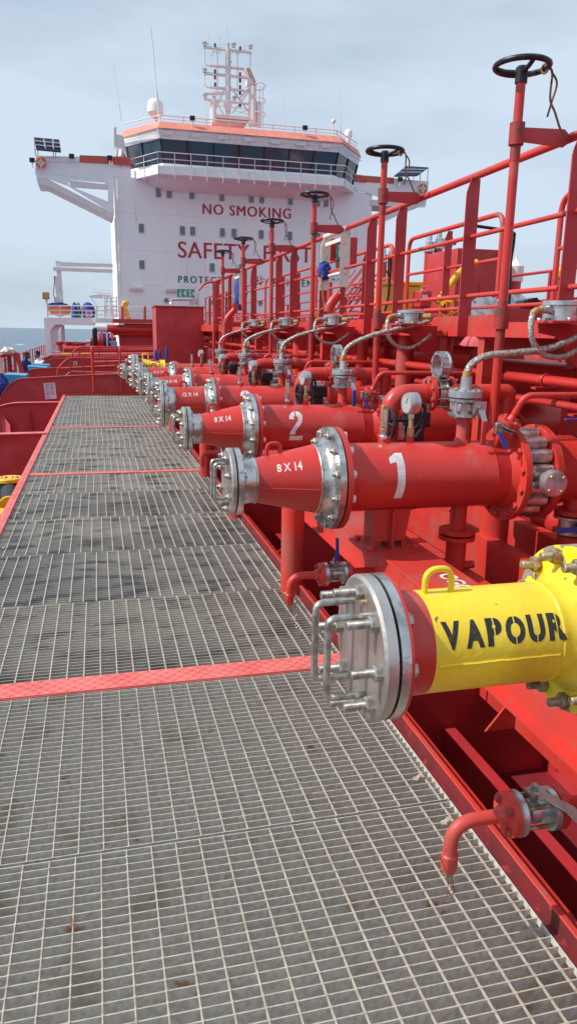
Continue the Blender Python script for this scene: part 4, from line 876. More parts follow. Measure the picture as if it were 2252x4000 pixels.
MB().tube(fil([at(670, 1185, 21.9), at(670, 1170, 21.9), at(762, 1170, 21.9)], .08), .035, 10).cyl(at(772, 1198, 21.9), at(772, 1140, 21.9), .04).lathe(at(670, 1187, 21.9), Z, [(0, .06), (.06, .03)], 12).put('shower_pipe', 'steelm', o)
MB().cyl(at(757, 1175, 21.85), at(757, 1175, 21.95), .10, n=20).put('bowl', 'steelm', o)

# ================================================================== LEFT SIDE: WEBS, WALLS, BOLLARDS
def web(label, Y, pts, fl=.10, m='redw', th=.014, stiff=()):
    """transverse plate with a flange along its top outline"""
    o = T('cross_web', label, 'deck wall', (0, 0, 0), 'red cross plates left of the grating')
    P = fil([V((x, Y, z)) for x, z in pts], .35, 6)
    MB().ext([V((P[0].x, Y, -1.3))] + P + [V((P[-1].x, Y, -1.3))], (0, th, 0)).put('plate', m, o)
    f = MB()
    for a, b in zip(P[:-1], P[1:]):
        d = (b - a).normalized(); n_ = V((-d.z, 0, d.x)) * .014
        f.add([a + V((0, -fl / 2, 0)), b + V((0, -fl / 2, 0)), b + V((0, fl / 2, 0)), a + V((0, fl / 2, 0)), a + n_ + V((0, -fl / 2, 0)), b + n_ + V((0, -fl / 2, 0)), b + n_ + V((0, fl / 2, 0)), a + n_ + V((0, fl / 2, 0))],
              [(0, 3, 2, 1), (4, 5, 6, 7), (0, 1, 5, 4), (2, 3, 7, 6), (1, 2, 6, 5), (3, 0, 4, 7)])
    f.put('edge_flange', 'coral', o)
    for x in stiff: MB().box(x, x + .012, Y - .10, Y, -1.3, P[len(P) // 2].z - .03).put('stiffener', m, o)
    for x in stiff[:1]: MB().ext([(x - .65, Y - .0, -1.3), (x - .65, Y, -.25), (x - .45, Y - .25, -.5), (x - .45, Y - .25, -1.3)], (.014, 0, 0)).put('bracket', 'pink', o)
    return o
web('nearest red cross plate beside the grating, above the bollards', 12.6, [(-3.9, -.45), (-3.6, 0.0), (-.885, 0.03)], .20, stiff=(-1.9,))
web('second red cross plate, with a slanting pink bracket', 18.3, [(-3.6, -1.0), (-3.0, -.45), (-2.15, -.01), (-.885, 0.0)], .20, stiff=(-1.6,))
w3 = web('tall red plate wall at the grating end with a posted notice', 20.25, [(-2.75, -.7), (-2.35, .17), (-2.05, .42), (-.19, .53), (3.0, .70)], .10, stiff=())
a = at(180, 1498, 20.2); b_ = at(220, 1552, 20.2)
o = T('posted_notice', 'white printed notice sheet fixed to the tall red plate wall', 'notice', (0, 0, 0))
nx = [at(170, 1497, 20.22), at(215, 1494, 20.22), at(223, 1557, 20.22), at(178, 1560, 20.22)]
MB().ext(nx, (0, .008, 0)).put('sheet', 'paper', o)
tl = MB()
def np_(s, t_): p_ = (nx[0] * (1 - s) + nx[1] * s) * (1 - t_) + (nx[3] * (1 - s) + nx[2] * s) * t_; return p_ + V((0, -.004, 0))
for k in range(16):
    for c0, c1 in ((.1, .47), (.53, .9)):
        if k in (6, 12) or (k > 12 and c0 > .3): continue
        c1 = c1 - random.uniform(0, .12); t_ = .16 + k * .05; tl.ext([np_(c0, t_), np_(c1, t_), np_(c1, t_ + .016), np_(c0, t_ + .016)], (0, .002, 0))
tl.ext([np_(.12, .07), np_(.88, .07), np_(.88, .105), np_(.12, .105)], (0, .002, 0)); tl.put('text_lines', 'ink', o)
web('third red cross plate beyond the notice wall', 26.3, [(-2.55, .05), (-2.3, .3), (-2.05, .38), (3.2, .55)], .10)
web('fourth red cross plate, curved, in front of the white-clad man', 31.0, [(-2.3, .25), (-2.0, .44), (-1.7, .53), (3.5, .75)], .10)
web('fifth red cross plate farther aft', 36.0, [(-2.5, .3), (-2.1, .5), (-1.6, .62), (4.5, .9)], .10)
# end railing on the notice wall: tall bars
for k, x in enumerate((-.15, .555)):
    one(MB().tube(fil([(x, 20.1, .09), (x, 20.1, 1.24), (x + .02, 20.9, 1.24), (x + .02, 20.9, .4)], .08), .028, 12), 'end_stanchion', 'red', '%s tall rounded red bar at the end of the grating' % ['left', 'right'][k], 'railing', 'tall bars at the grating end')
o = T('end_handrail', 'red crosswise handrail between the tall bars at the grating end', 'railing', (0, 0, 0))
for z in (.60, .93): MB().cyl((-.15, 20.15, z - .06), (1.5, 20.15, z), .02, n=10).put('rail', 'coral', o)
def trail(label, Y, u0, pts, m='red', r=.028, posts=()):
    o = T('platform_railing', label, 'railing', (0, 0, 0), 'red railings of the far platforms')
    MB().tube(fil([at(u, v, Y) for u, v in pts], .15), r, 10).put('top_rail', m, o)
    for (u, v0, v1) in posts: MB().cyl(at(u, v0, Y), at(u, v1, Y), .022, n=8).put('post', 'redw', o)
    return o
trail('front red railing with a slanting end behind the notice wall', 24.5, 0, [(225, 1470), (226, 1438), (268, 1398), (500, 1402)], posts=[(276, 1398, 1468), (326, 1404, 1465), (452, 1402, 1450)])
trail('light coral middle rail of the railing just behind the notice wall', 24.6, 0, [(234, 1438), (276, 1436), (480, 1426)], 'coral', .022)
trail('slanting lower red rail behind the notice wall', 24.7, 0, [(258, 1468), (278, 1450), (300, 1452), (480, 1456)], 'coral', .022)
trail('red railing of the second platform with slanting end', 29.5, 0, [(281, 1393), (285, 1375), (306, 1356), (640, 1353)], posts=[(312, 1357, 1393), (330, 1357, 1393), (388, 1357, 1395), (460, 1357, 1390)])
trail('upper thin rail under the second platform railing', 29.6, 0, [(300, 1372), (640, 1366)], 'red', .018); trail('lower thin rail under the second platform railing', 29.7, 0, [(300, 1385), (640, 1380)], 'red', .018)
o = T('step_edge', 'yellow edged step frame on the far platform', 'frame', (0, 0, 0)); MB().tube([at(243, 1384, 29), at(276, 1383, 29), at(277, 1390, 29)], .03, 8).cyl(at(318, 1382, 29), at(350, 1381, 29), .03, n=8).put('yellow_bar', 'yeld', o)
o = T('small_safety_sign', 'small pale green safety sign behind the platform railing', 'sign', (0, 0, 0)); a = at(287, 1413, 26.2); MB().box(a.x, a.x + .12, 26.2, 26.22, a.z - .12, a.z).put('board', 'whm', o); MB().box(a.x + .025, a.x + .095, 26.185, 26.197, a.z - .10, a.z - .02).put('symbol', 'sign', o)
one(MB().cyl((-1.9, 33.5, .55), (3.4, 33.5, .62), .13, n=20), 'transverse_pipe', 'pink', 'thick pink red pipe lying across the deck behind the curved plate', 'pipe')
one(MB().cyl((-1.6, 38, .72), (4.0, 38, .75), .15, n=20), 'transverse_pipe', 'red', 'second thick red pipe lying across the deck farther aft', 'pipe')
# bollards
o = T('mooring_bollards', 'farther black mooring bollard with yellow top left of the grating', 'bollard', (-1.09, 9.25, 0), 'black bollards with yellow tops')
MB().lathe((0, 0, -1.3), Z, [(0, .142), (1.15, .142), (1.20, .148)], 36).put('bollard_post', 'blk', o); MB().lathe((0, 0, -.10), Z, [(0, .125), (.0, .158), (.035, .158), (.045, .15)], 40).put('bollard_top', 'yeld', o)
letter_obj(letters('15 14', .07, .01), lambda a, b: V((a, b * 1.6, -.0525)), 'number_marking', 'blkm', o)
dup(o, at(-24, 2000, 7.6) + V((0, 0, .06)) - o.location, 'nearer black mooring bollard with yellow top, cut by the picture edge', skip=('number_marking',))
o = T('bollard_drum', 'round yellow disc end facing the camera between the two black bollards', 'roller', (0, 0, 0))
c_ = at(38, 1978, 8.5); MB().lathe(c_, (-.1, 1, .1), [(0, .112), (.03, .114)], 40).put('yellow_disc', 'yeld', o); MB().lathe(c_ + V((-.003, .03, .003)), (-.1, 1, .1), [(0, .10), (.5, .10)], 28).put('roller_body', 'blk', o)
# blue boxes
def bluebox(label, u0, v0, u1, v1, Y, dp, dv):
    a = at(u0, v0, Y); b = at(u1, v0 + dv, Y); c = at(u0, v1, Y)
    return one(MB().ext([a, b, V((b.x, Y, c.z)), V((a.x + .12, Y, c.z))], (0, dp, 0)), 'blue_box', 'lblue', label, 'box', 'light blue boxes at the ship side', bevel=.01)
bluebox('largest light blue box at the left, behind the notice wall', 16, 1461, 102, 1540, 22.5, .9, 5)
bluebox('middle light blue box right of the man in dark blue', 107, 1429, 182, 1475, 28, .8, 6)
bluebox('light blue box in front of the man in white', 126, 1421, 193, 1450, 29.5, .8, 5)
bluebox('distant light blue box beside the white frame leg', 199, 1371, 234, 1400, 38, .8, 4)
# gangway / roller structure
o = T('ship_side_frame', 'weathered red steel frame with rollers at the left ship side', 'frame', (0, 0, 0))
def bx(u0, v0, u1, v1, Y, m, nm_, dp=.12):
    a = at(u0, v0, Y); b = at(u1, v1, Y); return MB().box(a.x, b.x, Y, Y + dp, b.z, a.z).put(nm_, m, o)
bx(14, 1384, 26, 1460, 25, 'red', 'post'); bx(50, 1371, 66, 1462, 25, 'red', 'post'); bx(26, 1372, 48, 1450, 25.3, 'rusty', 'plate'); bx(-5, 1384, 14, 1460, 25.3, 'cream', 'plate')
bx(68, 1378, 76, 1460, 26, 'yeld', 'yellow_post')
MB().cyl(at(66, 1380, 25), at(92, 1470, 25), .07, n=12).put('brace', 'red', o); MB().cyl(at(0, 1392, 24.9), at(70, 1380, 25.6), .05, n=12).put('beam', 'red', o); MB().cyl(at(0, 1468, 24.9), at(60, 1445, 25.6), .05, n=12).put('beam', 'red', o)
mb = MB().ball(at(30, 1370, 25), .2, 12, (1, 1, .5)); random.seed(3)
for v in mb.v: v += V((random.uniform(-.05, .05), 0, random.uniform(-.04, .04)))
mb.put('rope_heap', 'cream', o)
rag('dark blue cloth bundle at the left edge behind the plate wall', at(6, 1508, 22), (.22, .2, .32), 9)
o = T('hull_railing', 'distant red hull railing by the ship side', 'railing', (0, 0, 0))
for z in (.1, .55, .95): MB().cyl((-3.6, 30, z - .5), (-3.75, 60, z - .4), .03, n=8).put('rail', 'red', o)
for k in range(16): MB().cyl((-3.6 - .01 * k, 30 + 2 * k, -1.3), (-3.6 - .01 * k, 30 + 2 * k, .5), .035, n=8).put('post', 'red', o)

# ---- people
def person(label, base, cloth, face, skin, lean, arm):
    o = T('person', label, 'person', base, rz=R_(-40) * face); o.scale = (1.24,) * 3
    me = bpy.data.meshes.new('body'); vs = []; es = []; rs = []
    def v(x, y, z, r, link=None):
        vs.append((x, y, z)); rs.append(r)
        if link is not None: es.append((link, len(vs) - 1))
        return len(vs) - 1
    s = face
    pel = v(0, 0, .93, .16); ab = v(.01 * s, 0, 1.1, .155, pel); ch = v(.03 * s, 0, 1.3, .17, ab); nk = v(.07 * s, 0, 1.47, .075, ch); hd0 = v(.10 * s, 0, 1.56, .055, nk)
    for sg in (-1, 1):
        h = v(0, .10 * sg, .86, .11, pel); k_ = v(.02 * s, .11 * sg, .48, .075, h); a_ = v(-.01, .11 * sg, .09, .055, k_); v(.16 * s, .12 * sg, .04, .04, a_)
        sh = v(.04 * s, .19 * sg, 1.38, .075, ch); el = v(.06 * s, .25 * sg, 1.1, .055, sh); v(.28 * s, .12 * sg, arm, .042, el)
    me.from_pydata(vs, es, []); me.materials.append(M[cloth])
    bo = bpy.data.objects.new('body', me); COL.objects.link(bo); bo.parent = o
    sk = bo.modifiers.new('skin', 'SKIN'); sk.use_smooth_shade = True; bo.modifiers.new('sub', 'SUBSURF').levels = 1
    for i, r in enumerate(rs): me.skin_vertices[0].data[i].radius = (r, r)
    me.skin_vertices[0].data[0].use_root = True
    hm = MB().ball((.14 * s, 0, 1.63), .1, 20, (.95, .78, 1.15)).ball((.235 * s, 0, 1.60), .018, 8).ball((.13 * s, -.08, 1.62), .022, 8, (.7, .5, 1.2)).ball((.13 * s, .08, 1.62), .022, 8, (.7, .5, 1.2)).ball((.225 * s, 0, 1.56), .02, 8, (.6, 1.2, .5))
    hm.put('head', skin, o)
    for sg in (-1, 1): MB().ball((.222 * s, .03 * sg, 1.645), .009, 8).put('eye', 'whm', o)
    MB().ball((.125 * s, 0, 1.665), .104, 20, (.98, .82, .95)).put('hair', 'hair', o)
    for sg in (-1, 1):
        hb = MB(); c = V((.30 * s, .12 * sg, arm)); hb.ball(c, .04, 10, (1, .5, .8))
        for q in range(4): hb.tube([c + V((.02 * s, 0, .022 - q * .015)), c + V((.065 * s, -.006 * sg, .022 - q * .016)), c + V((.085 * s, -.03 * sg, .018 - q * .016))], .0085 - q * .0005, 6)
        hb.tube([c + V((0, -.02 * sg, .02)), c + V((.03 * s, -.045 * sg, .025)), c + V((.055 * s, -.05 * sg, .015))], .009, 6); hb.put('hand', skin, o)
    return o
p_ = at(93, 1376, 32.5); person('man in dark blue boiler suit looking down, left of the pair', (p_.x + .06, 31.8, p_.z - 2.13), 'navy', 1, 'skin', 0, 1.05)
p_ = at(135, 1373, 33.5); person('man in white boiler suit bending his head, right of the pair', (p_.x + .28, 33.0, p_.z - 2.13), 'cloth', -1, 'skin2', 0, .98)

# ================================================================== WHITE SUPERSTRUCTURE
HY = 52.0
def c1(x, y): return (100 + x * 1.1034, 50 + y * 1.1034)      # survey sheet 1
def c2(x, y): return (100 + x * .5517, 450 + y * .5517)       # sheet 2, port wing
def P1(x, y, Y=HY): return at(*c1(x, y), Y)
def P2(x, y, Y=HY): return at(*c2(x, y), Y)
HS = T('superstructure', 'white accommodation block lettered NO SMOKING and SAFETY FIRST with a wide wheelhouse', 'building', (0, 0, 0))
xl = at(445, 700, HY).x; xr = 19.0; zt = at(100 + 745 * .5517, 450 + 440 * .5517, HY).z
MB().box(xl, xr, HY, HY + 14, -1.3, zt).put('front_block', 'white', HS)
# plate seams
sm_ = MB()
for (x0, y0) in ((320, 707), (322, 838), (325, 962)):
    z = P1(x0, y0).z; sm_.box(xl + .01, xr - .01, HY - .012, HY + .01, z, z + .025)
sm_.box(xl - .02, xl + .04, HY - .03, HY + .02, -1.3, zt); sm_.put('plate_seams', 'whg', HS)
# portholes
fr_ = []
for (x, y) in [(470, 637), (508, 640), (588, 644), (694, 651), (798, 657), (835, 659), (936, 665), (1032, 671), (1062, 672), (410, 763), (555, 771), (591, 773), (696, 778), (737, 780), (833, 785), (870, 787), (934, 790), (1034, 795), (412, 892), (660, 902), (763, 905), (897, 909)]:
    c_ = P1(x, y); w_, h_ = .165, .27
    def rr(w, h, yy, d): return fil2([(c_.x - w, yy, c_.z - h), (c_.x + w, yy, c_.z - h), (c_.x + w, yy, c_.z + h), (c_.x - w, yy, c_.z + h)], d)
    def fil2(p, d):
        p = [V(q) for q in p]; o_ = []
        for i in range(4):
            a, b, c = p[i - 1], p[i], p[(i + 1) % 4]
            for k in range(4):
                t_ = k / 3; A2 = b + (a - b).normalized() * d; C2 = b + (c - b).normalized() * d; o_.append(A2 * (1 - t_) ** 2 + b * 2 * t_ * (1 - t_) + C2 * t_ * t_)
        return o_
    f_ = MB().ext(rr(w_ + .045, h_ + .045, HY - .05, .09), (0, .06, 0)).put('porthole', 'whg', HS)
    MB().ext(rr(w_, h_, HY - .056, .07), (0, .02, 0)).put('pane', 'port', f_)
for (x, y) in [(498, 1018), (830, 1028), (665, 1024), (590, 1022)]:
    c_ = P1(x, y); f_ = MB().lathe((c_.x, HY - .05, c_.z), (0, 1, 0), [(0, .20), (.06, .20)], 24).put('round_porthole', 'whg', HS); MB().lathe((c_.x, HY - .056, c_.z), (0, 1, 0), [(0, .155), (.02, .155)], 24).put('pane', 'port', f_)
def wall_text(txt, x0, yt0, yb0, x1, yt1, yb1, m, name, bold, sp=1):
    """text across the wall between two surveyed end letters"""
    a = P1(x0, (yt0 + yb0) / 2); b = P1(x1, (yt1 + yb1) / 2); h = P1(x0, yt0).z - P1(x0, yb0).z
    for q_, dx in enumerate((-1, 0, 1)):
        bm = letters(txt, h, 0, 0, 1, space=sp); xs = [v.co.x for v in bm.verts]; W = max(xs) - min(xs); k = (b.x - a.x) / W
        zc = (a.z + b.z) / 2
        o_ = letter_obj(bm, lambda p, q: V(((a.x + b.x) / 2 + p * k + dx * bold * h, HY - .012 - q_ * .004, zc + q)), name, m, HS)
wall_text('NO SMOKING', 627, 677, 714, 938, 691, 729, 'txr', 'no_smoking_lettering', .035, 1.15)
wall_text('SAFETY  FIRST', 540, 809, 867, 1012, 832, 884, 'txr', 'safety_first_lettering', .018, 1.05)
wall_text('PROTECT THE ENVIRONMENT', 541, 933, 958, 1036, 945, 969, 'txg', 'protect_lettering', .04, 1.35)
# bridge deck: polygonal plan
def q(x, y, Y): return P1(x, y, Y)
xL0, xL1 = P1(478, 500, HY - 1.5).x, P1(345, 500, HY + 1.5).x
xR1, xR0 = P1(1108, 500, HY - 1.5).x, P1(1178, 520, HY + 1.5).x
def plan(zv, inset=0.0, yo=0.0):
    i = inset
    return [V((xL1 + i, HY + 9, zv)), V((xL1 + i, HY + 1.7, zv)), V((xL0 + i * .6, HY - 1.4 + yo + i, zv)), V((xR1 - i * .6, HY - 1.4 + yo + i, zv)), V((xR0 - i, HY + 1.7, zv)), V((xR0 - i, HY + 9, zv))]
zf_t = P1(470, 377, HY - 1.6).z; zf_b = P1(467, 413, HY - 1.6).z; zw_t = P1(480, 448, HY - 1.4).z; zw_b = P1(480, 530, HY - 1.2).z
zr_ = P1(1108, 437, HY - 1.6).z; zrb = P1(1108, 459, HY - 1.6).z
def loft(A, B, mname, pname, par):
    n = len(A); return MB().add(A + B, [(i, (i + 1) % n, n + (i + 1) % n, n + i) for i in range(n)] + [tuple(reversed(range(n))), tuple(range(n, 2 * n))]).put(pname, mname, par)
zF0 = (zf_b + zrb) / 2; zF1 = (zf_t + zr_) / 2; zwt = (zw_t + P1(1100, 492, HY - 1.4).z) / 2; zwb = (zw_b + P1(1090, 574, HY - 1.2).z) / 2
loft(plan(zF0, -.25, -.2), plan(zF1, .0, 0), 'salmon', 'roof_fascia', HS)
loft(plan(zwt, -.05), plan(zF0, -.18, -.1), 'white', 'window_header', HS)
loft(plan(zwb, .30), plan(zwt, .0), 'glass', 'bridge_windows', HS)
loft(plan(zwb - .9, .35), plan(zwb, .30), 'white', 'bridge_sill', HS)
# mullions
mu = MB()
B0 = plan(zwb, .30); B1 = plan(zwt, 0)
for seg, n_ in ((1, 2), (2, 7), (3, 2)):
    for k in range(n_ + 1):
        t_ = k / n_; a = B0[seg].lerp(B0[seg + 1], t_); b = B1[seg].lerp(B1[seg + 1], t_)
        mm = MB().tube([a + V((0, -.05, 0)), b + V((0, -.05, 0))], .035 if seg == 2 else .05, 6).put('mullion', 'gask', HS)
hb = MB()
A_ = plan(zwt + .28, -.25, -.1)
for seg in (1, 2, 3): hb.cyl(A_[seg], A_[seg + 1], .03, n=8)
for k in range(15): p2 = A_[2].lerp(A_[3], k / 14); hb.cyl(p2 + V((0, 0, -.3)), p2 + V((0, 0, .3)), .03, n=6)
hb.put('wiper_gantry', 'whg', HS)
for k in range(7): p2 = A_[2].lerp(A_[3], (k + .35) / 7); MB().box(p2.x - .3, p2.x + .3, p2.y - .05, p2.y + .1, p2.z - .12, p2.z + .12).put('wiper_box', 'whg', HS)
# walkway round the windows + railing
zp1 = (P1(485, 540, HY - 2.2).z + P1(1105, 586, HY - 2.2).z) / 2; zp0 = (P1(485, 571, HY - 2.2).z + P1(1105, 612, HY - 2.2).z) / 2
loft(plan(zp0, -.35, -.5), plan(zp1, -.35, -.5), 'white', 'balcony_panel', HS)
loft(plan(zp0 - .85, .9, .9), plan(zp0 - .01, .1, .1), 'white', 'balcony_underside', HS)
rl = plan(zp1 + .75, -.38, -.55)
rm = MB()
for dz in (0, -.38):
    for seg in range(0, 5): rm.cyl(rl[seg] + V((0, 0, dz)), rl[seg + 1] + V((0, 0, dz)), .022, n=8)
for seg, n_ in ((1, 3), (2, 12), (3, 3)):
    for k in range(n_ + 1): p2 = rl[seg].lerp(rl[seg + 1], k / n_); rm.cyl(p2 - V((0, 0, 1.5)), p2, .022, n=6)
rm.put('balcony_railing', 'whg', HS)
for k in range(13): p2 = rl[2].lerp(rl[3], k / 12); MB().ext([V((p2.x, p2.y + .05, zp0)), V((p2.x, p2.y + .9, zp0)), V((p2.x, p2.y + .9, zp0 - .35))], (.05, 0, 0)).put('support_bracket', 'white', HS)
# roof railing
rt = plan(zF1 + .42, .1, .2); rr_ = MB()
for seg in (1, 2, 3): rr_.cyl(rt[seg], rt[seg + 1], .035, n=8).cyl(rt[seg] - V((0, 0, .2)), rt[seg + 1] - V((0, 0, .2)), .02, n=6)
for k in range(9): p2 = rt[2].lerp(rt[3], k / 8); rr_.cyl(p2 - V((0, 0, .45)), p2, .03, n=6)
rr_.put('roof_railing', 'whg', HS)
# wings
SK = [0]
def slab(pts, Y, dp, m, nm_):
    SK[0] += 1; Y0 = -.007 * SK[0]; pts = [(p if isinstance(p, V) else V(p)) + V((0, Y0, 0)) for p in pts]
    return MB().ext([p if isinstance(p, V) else V(p) for p in pts], (0, dp, 0)).put(nm_, m, HS)
def W2(l, Y=HY): return [P2(x, y, Y) for x, y in l]
# port wing front plate with slanted cut-out: built as strips
slab(W2([(75, 283), (625, 350), (625, 465), (70, 405)]) , HY - .1, .12, 'white', 'wing_panel')
slab(W2([(625, 290), (745, 300), (745, 440), (625, 440)]), HY - .1, .12, 'white', 'wing_panel')
slab(W2([(70, 405), (300, 432), (300, 500), (140, 442), (78, 440)]), HY - .1, .12, 'white', 'wing_panel')
slab(W2([(300, 432), (625, 468), (625, 700), (585, 690), (583, 500), (560, 478), (320, 458), (298, 470)]), HY - .1, .12, 'white', 'wing_bracket')
slab(W2([(300, 500), (140, 442), (298, 470), (305, 490), (340, 512), (583, 612), (585, 640), (628, 660), (628, 700), (560, 660)]), HY - .1, .12, 'white', 'wing_bracket')
slab(W2([(78, 440), (140, 442), (628, 700), (618, 732), (150, 495), (90, 492)]), HY + .05, 2.4, 'whg', 'wing_underside')
slab(W2([(298, 460), (583, 492), (583, 530), (330, 512)]), HY + 2.4, .1, 'whg', 'wing_rear_girder')
slab(W2([(75, 290), (745, 300), (745, 330), (75, 330)]), HY + 2.5, .1, 'white', 'wing_rear')
slab(W2([(383, 284), (612, 293), (612, 346), (383, 334)]), HY - .16, .08, 'orng', 'wing_fascia'); slab(W2([(616, 294), (745, 301), (745, 356), (616, 348)]), HY - .16, .08, 'orng', 'wing_fascia')
letter_obj(letters('98 %\nALARM', .62, .01), lambda a, b: P2(706, 328, HY - .18) + V((a, 0, b)), 'alarm_lettering', 'pink', HS)
# starboard-side wing seen at right
slab([P1(1165, 575), P1(1425, 598), P1(1412, 688), P1(1360, 690), P1(1300, 668), P1(1165, 625)], HY - .1, .12, 'white', 'wing_panel')
slab([P1(1220, 662), P1(1415, 672), P1(1380, 692), P1(1220, 682)], HY, 2.4, 'whg', 'wing_underside')
slab([P1(1215, 735), P1(1415, 650), P1(1415, 672), P1(1215, 765)], HY, .6, 'whg', 'wing_brace')
slab([P1(1163, 574), P1(1300, 585), P1(1300, 606), P1(1163, 598)], HY - .16, .08, 'orng', 'wing_fascia')
letter_obj(letters('95 %\nALARM', .5, .01), lambda a, b: P1(1182, 586, HY - .18) + V((a, 0, b)), 'alarm_lettering', 'pink', HS)
# side ladder / edge pipe on port corner
MB().cyl(at(471, 1160, HY - .2), at(459, 700, HY - .2), .05, n=8).cyl(at(463, 1160, HY + .4), at(452, 700, HY + .4), .05, n=8).put('edge_pipe', 'whg', HS)
for (x, y) in ((392, 980), (519, 985)): c_ = P1(x, y); MB().box(c_.x - .45, c_.x + .45, HY - .25, HY, c_.z - .05, c_.z + .05).box(c_.x - .4, c_.x + .4, HY - .3, HY - .1, c_.z + .05, c_.z + .14).put('wall_lamp', 'whg', HS)
# awnings on wings
def awning(label, cor, Y, posts):
    o = T('wing_awning', label, 'awning', (0, 0, 0), 'blue awnings on the bridge wings')
    MB().ext(cor, (0, .05, 0)).put('canopy', 'navyc', o)
    for a, b in posts: MB().cyl(a, b, .04, n=8).put('pole', 'whg', o)
    return o
a_ = [P2(57, 155, HY), P2(240, 172, HY), P2(252, 257, HY - .6), P2(78, 240, HY - .6)]
o = T('wing_awning', 'blue canvas awning on white poles over the left bridge wing', 'awning', (0, 0, 0), 'blue awnings on the bridge wings')
MB().add(a_ + [p + V((0, .06, -.06)) for p in a_], [(0, 1, 2, 3), (7, 6, 5, 4), (0, 4, 5, 1), (1, 5, 6, 2), (2, 6, 7, 3), (3, 7, 4, 0)]).put('canopy', 'navyc', o)
for (x0, y0, x1, y1) in ((70, 240, 72, 285), (88, 240, 88, 283), (197, 250, 200, 290), (214, 255, 214, 290), (60, 160, 68, 285), (130, 165, 145, 250), (195, 170, 200, 255)): MB().cyl(P2(x0, y0, HY - .5), P2(x1, y1, HY - .5), .035, n=8).put('pole', 'whg', o)
for k in (.33, .66): MB().cyl(a_[0].lerp(a_[3], k) + V((0, -.06, 0)), a_[1].lerp(a_[2], k) + V((0, -.06, 0)), .025, n=6).put('batten', 'whg', o)
a_ = [P1(1345, 542, HY), P1(1424, 547, HY), P1(1385, 575, HY - .8), P1(1303, 577, HY - .8)]
o = T('wing_awning', 'slanting blue awning over the right bridge wing', 'awning', (0, 0, 0), 'blue awnings on the bridge wings')
MB().add(a_ + [p + V((0, .06, -.06)) for p in a_], [(0, 1, 2, 3), (7, 6, 5, 4), (0, 4, 5, 1), (1, 5, 6, 2), (2, 6, 7, 3), (3, 7, 4, 0)]).put('canopy', 'navyc', o)
for (x0, y0, x1, y1) in ((1424, 547, 1420, 600), (1372, 577, 1372, 598), (1395, 562, 1395, 598)): MB().cyl(P1(x0, y0, HY), P1(x1, y1, HY), .035, n=8).put('pole', 'whg', o)
for k in (.33, .66): MB().cyl(a_[0].lerp(a_[3], k) + V((0, -.08, 0)), a_[1].lerp(a_[2], k) + V((0, -.08, 0)), .025, n=6).put('batten', 'whg', o)
for k, c_ in enumerate((P2(112, 335, HY - .3), P1(1405, 622, HY - .3))):
    o = T('lifebuoy', 'orange lifebuoy on the %s bridge wing' % ['left', 'right'][k], 'lifebuoy', (0, 0, 0), 'lifebuoys on the wings')
    MB().torus(c_, (0, 1, 0), .27, .07, 28, 8).put('ring', 'olb', o); MB().box(c_.x - .36, c_.x + .36, c_.y - .1, c_.y - .05, c_.z - .05, c_.z).box(c_.x - .05, c_.x, c_.y - .1, c_.y - .05, c_.z - .4, c_.z + .4).put('holder', 'whg', o)
fl_l = ['on the left bridge wing', 'on the wheelhouse roof edge, left', 'on the wheelhouse roof edge, right', 'on the right bridge wing', 'at the tip of the left wing', 'on the orange left fascia']
for k, c_ in enumerate((P2(327, 292, HY - .3), P1(590, 374, HY - 1.6), P1(988, 408, HY - 1.6), P1(1324, 590, HY - .5), P2(48, 320, HY - .3), P2(597, 303, HY - .3))):
    o = T('floodlight', 'small black floodlight ' + fl_l[k], 'lamp', (0, 0, 0), 'floodlights on the white house')
    MB().box(c_.x - .16, c_.x + .16, c_.y - .12, c_.y + .05, c_.z - .12, c_.z + .14).put('lamp_case', 'blk', o, bevel=.02); MB().cyl((c_.x, c_.y, c_.z - .4), (c_.x, c_.y, c_.z - .14), .04, n=8).put('bracket', 'whg', o)
# side radar panel at left of bridge
slab([P1(313, 408), P1(322, 405), P1(320, 480), P1(312, 468)], HY + 1, 1, 'whg', 'side_screen'); slab([P1(322, 432), P1(345, 436), P1(360, 510), P1(340, 480), P1(322, 478)], HY + 1.2, .5, 'whg', 'side_panel')
# ---- roof gear
def dome(label, x, y0, y1, r, Y):
    b = P1(x, y1, Y); t_ = P1(x, y0, Y); h = t_.z - b.z
    o = T('satellite_dome', label, 'satellite dome', (b.x, Y, b.z), 'white satellite domes')
    MB().lathe((0, 0, 0), Z, [(0, .5 * r), (h * .12, .75 * r), (h * .25, r), (h * .6, r), (h * .78, r * .9), (h * .92, r * .6), (h, r * .05)], 28).put('dome_shell', 'white', o); MB().cyl((0, 0, -.8), (0, 0, .05), .15, n=12).put('pedestal', 'whg', o); return o
dome('large white satellite dome at the left of the roof', 460, 302, 372, .52, HY + 1); dome('small white satellite dome at the right of the roof', 1141, 411, 446, .26, HY + 1)
o = T('mushroom_antenna', 'small capped white antenna near the right roof corner', 'antenna', (0, 0, 0)); a = P1(1089, 383, HY); MB().cyl((a.x, HY, a.z - 1.5), a, .05, n=8).lathe(a - V((0, 0, .1)), Z, [(0, .16), (.15, .16), (.22, .08)], 16).put('antenna_mast', 'whg', o)
wl = ['tallest whip antenna, beside the large dome', 'thin whip antenna at the far left of the roof', 'whip antenna at the right of the roof', 'short whip antenna right of the mast', 'short whip antenna left of the mast']
for k, (x0, y0, x1, y1, r) in enumerate([(443, 48, 473, 372, .035), (309, 168, 340, 385, .014), (1100, 165, 1117, 430, .014), (915, 298, 915, 410, .02), (636, 292, 640, 385, .02)]):
    a = P1(x1, y1, HY); b = P1(x0, y0, HY); one(MB().tube([a, a.lerp(b, .35), a.lerp(b, .7) + V((.03, 0, 0)), b], r * .7, 6).cyl(a, a.lerp(b, .3), r * 1.8, n=8), 'whip_antenna', 'whg', wl[k], 'antenna', 'whip antennas on the roof')
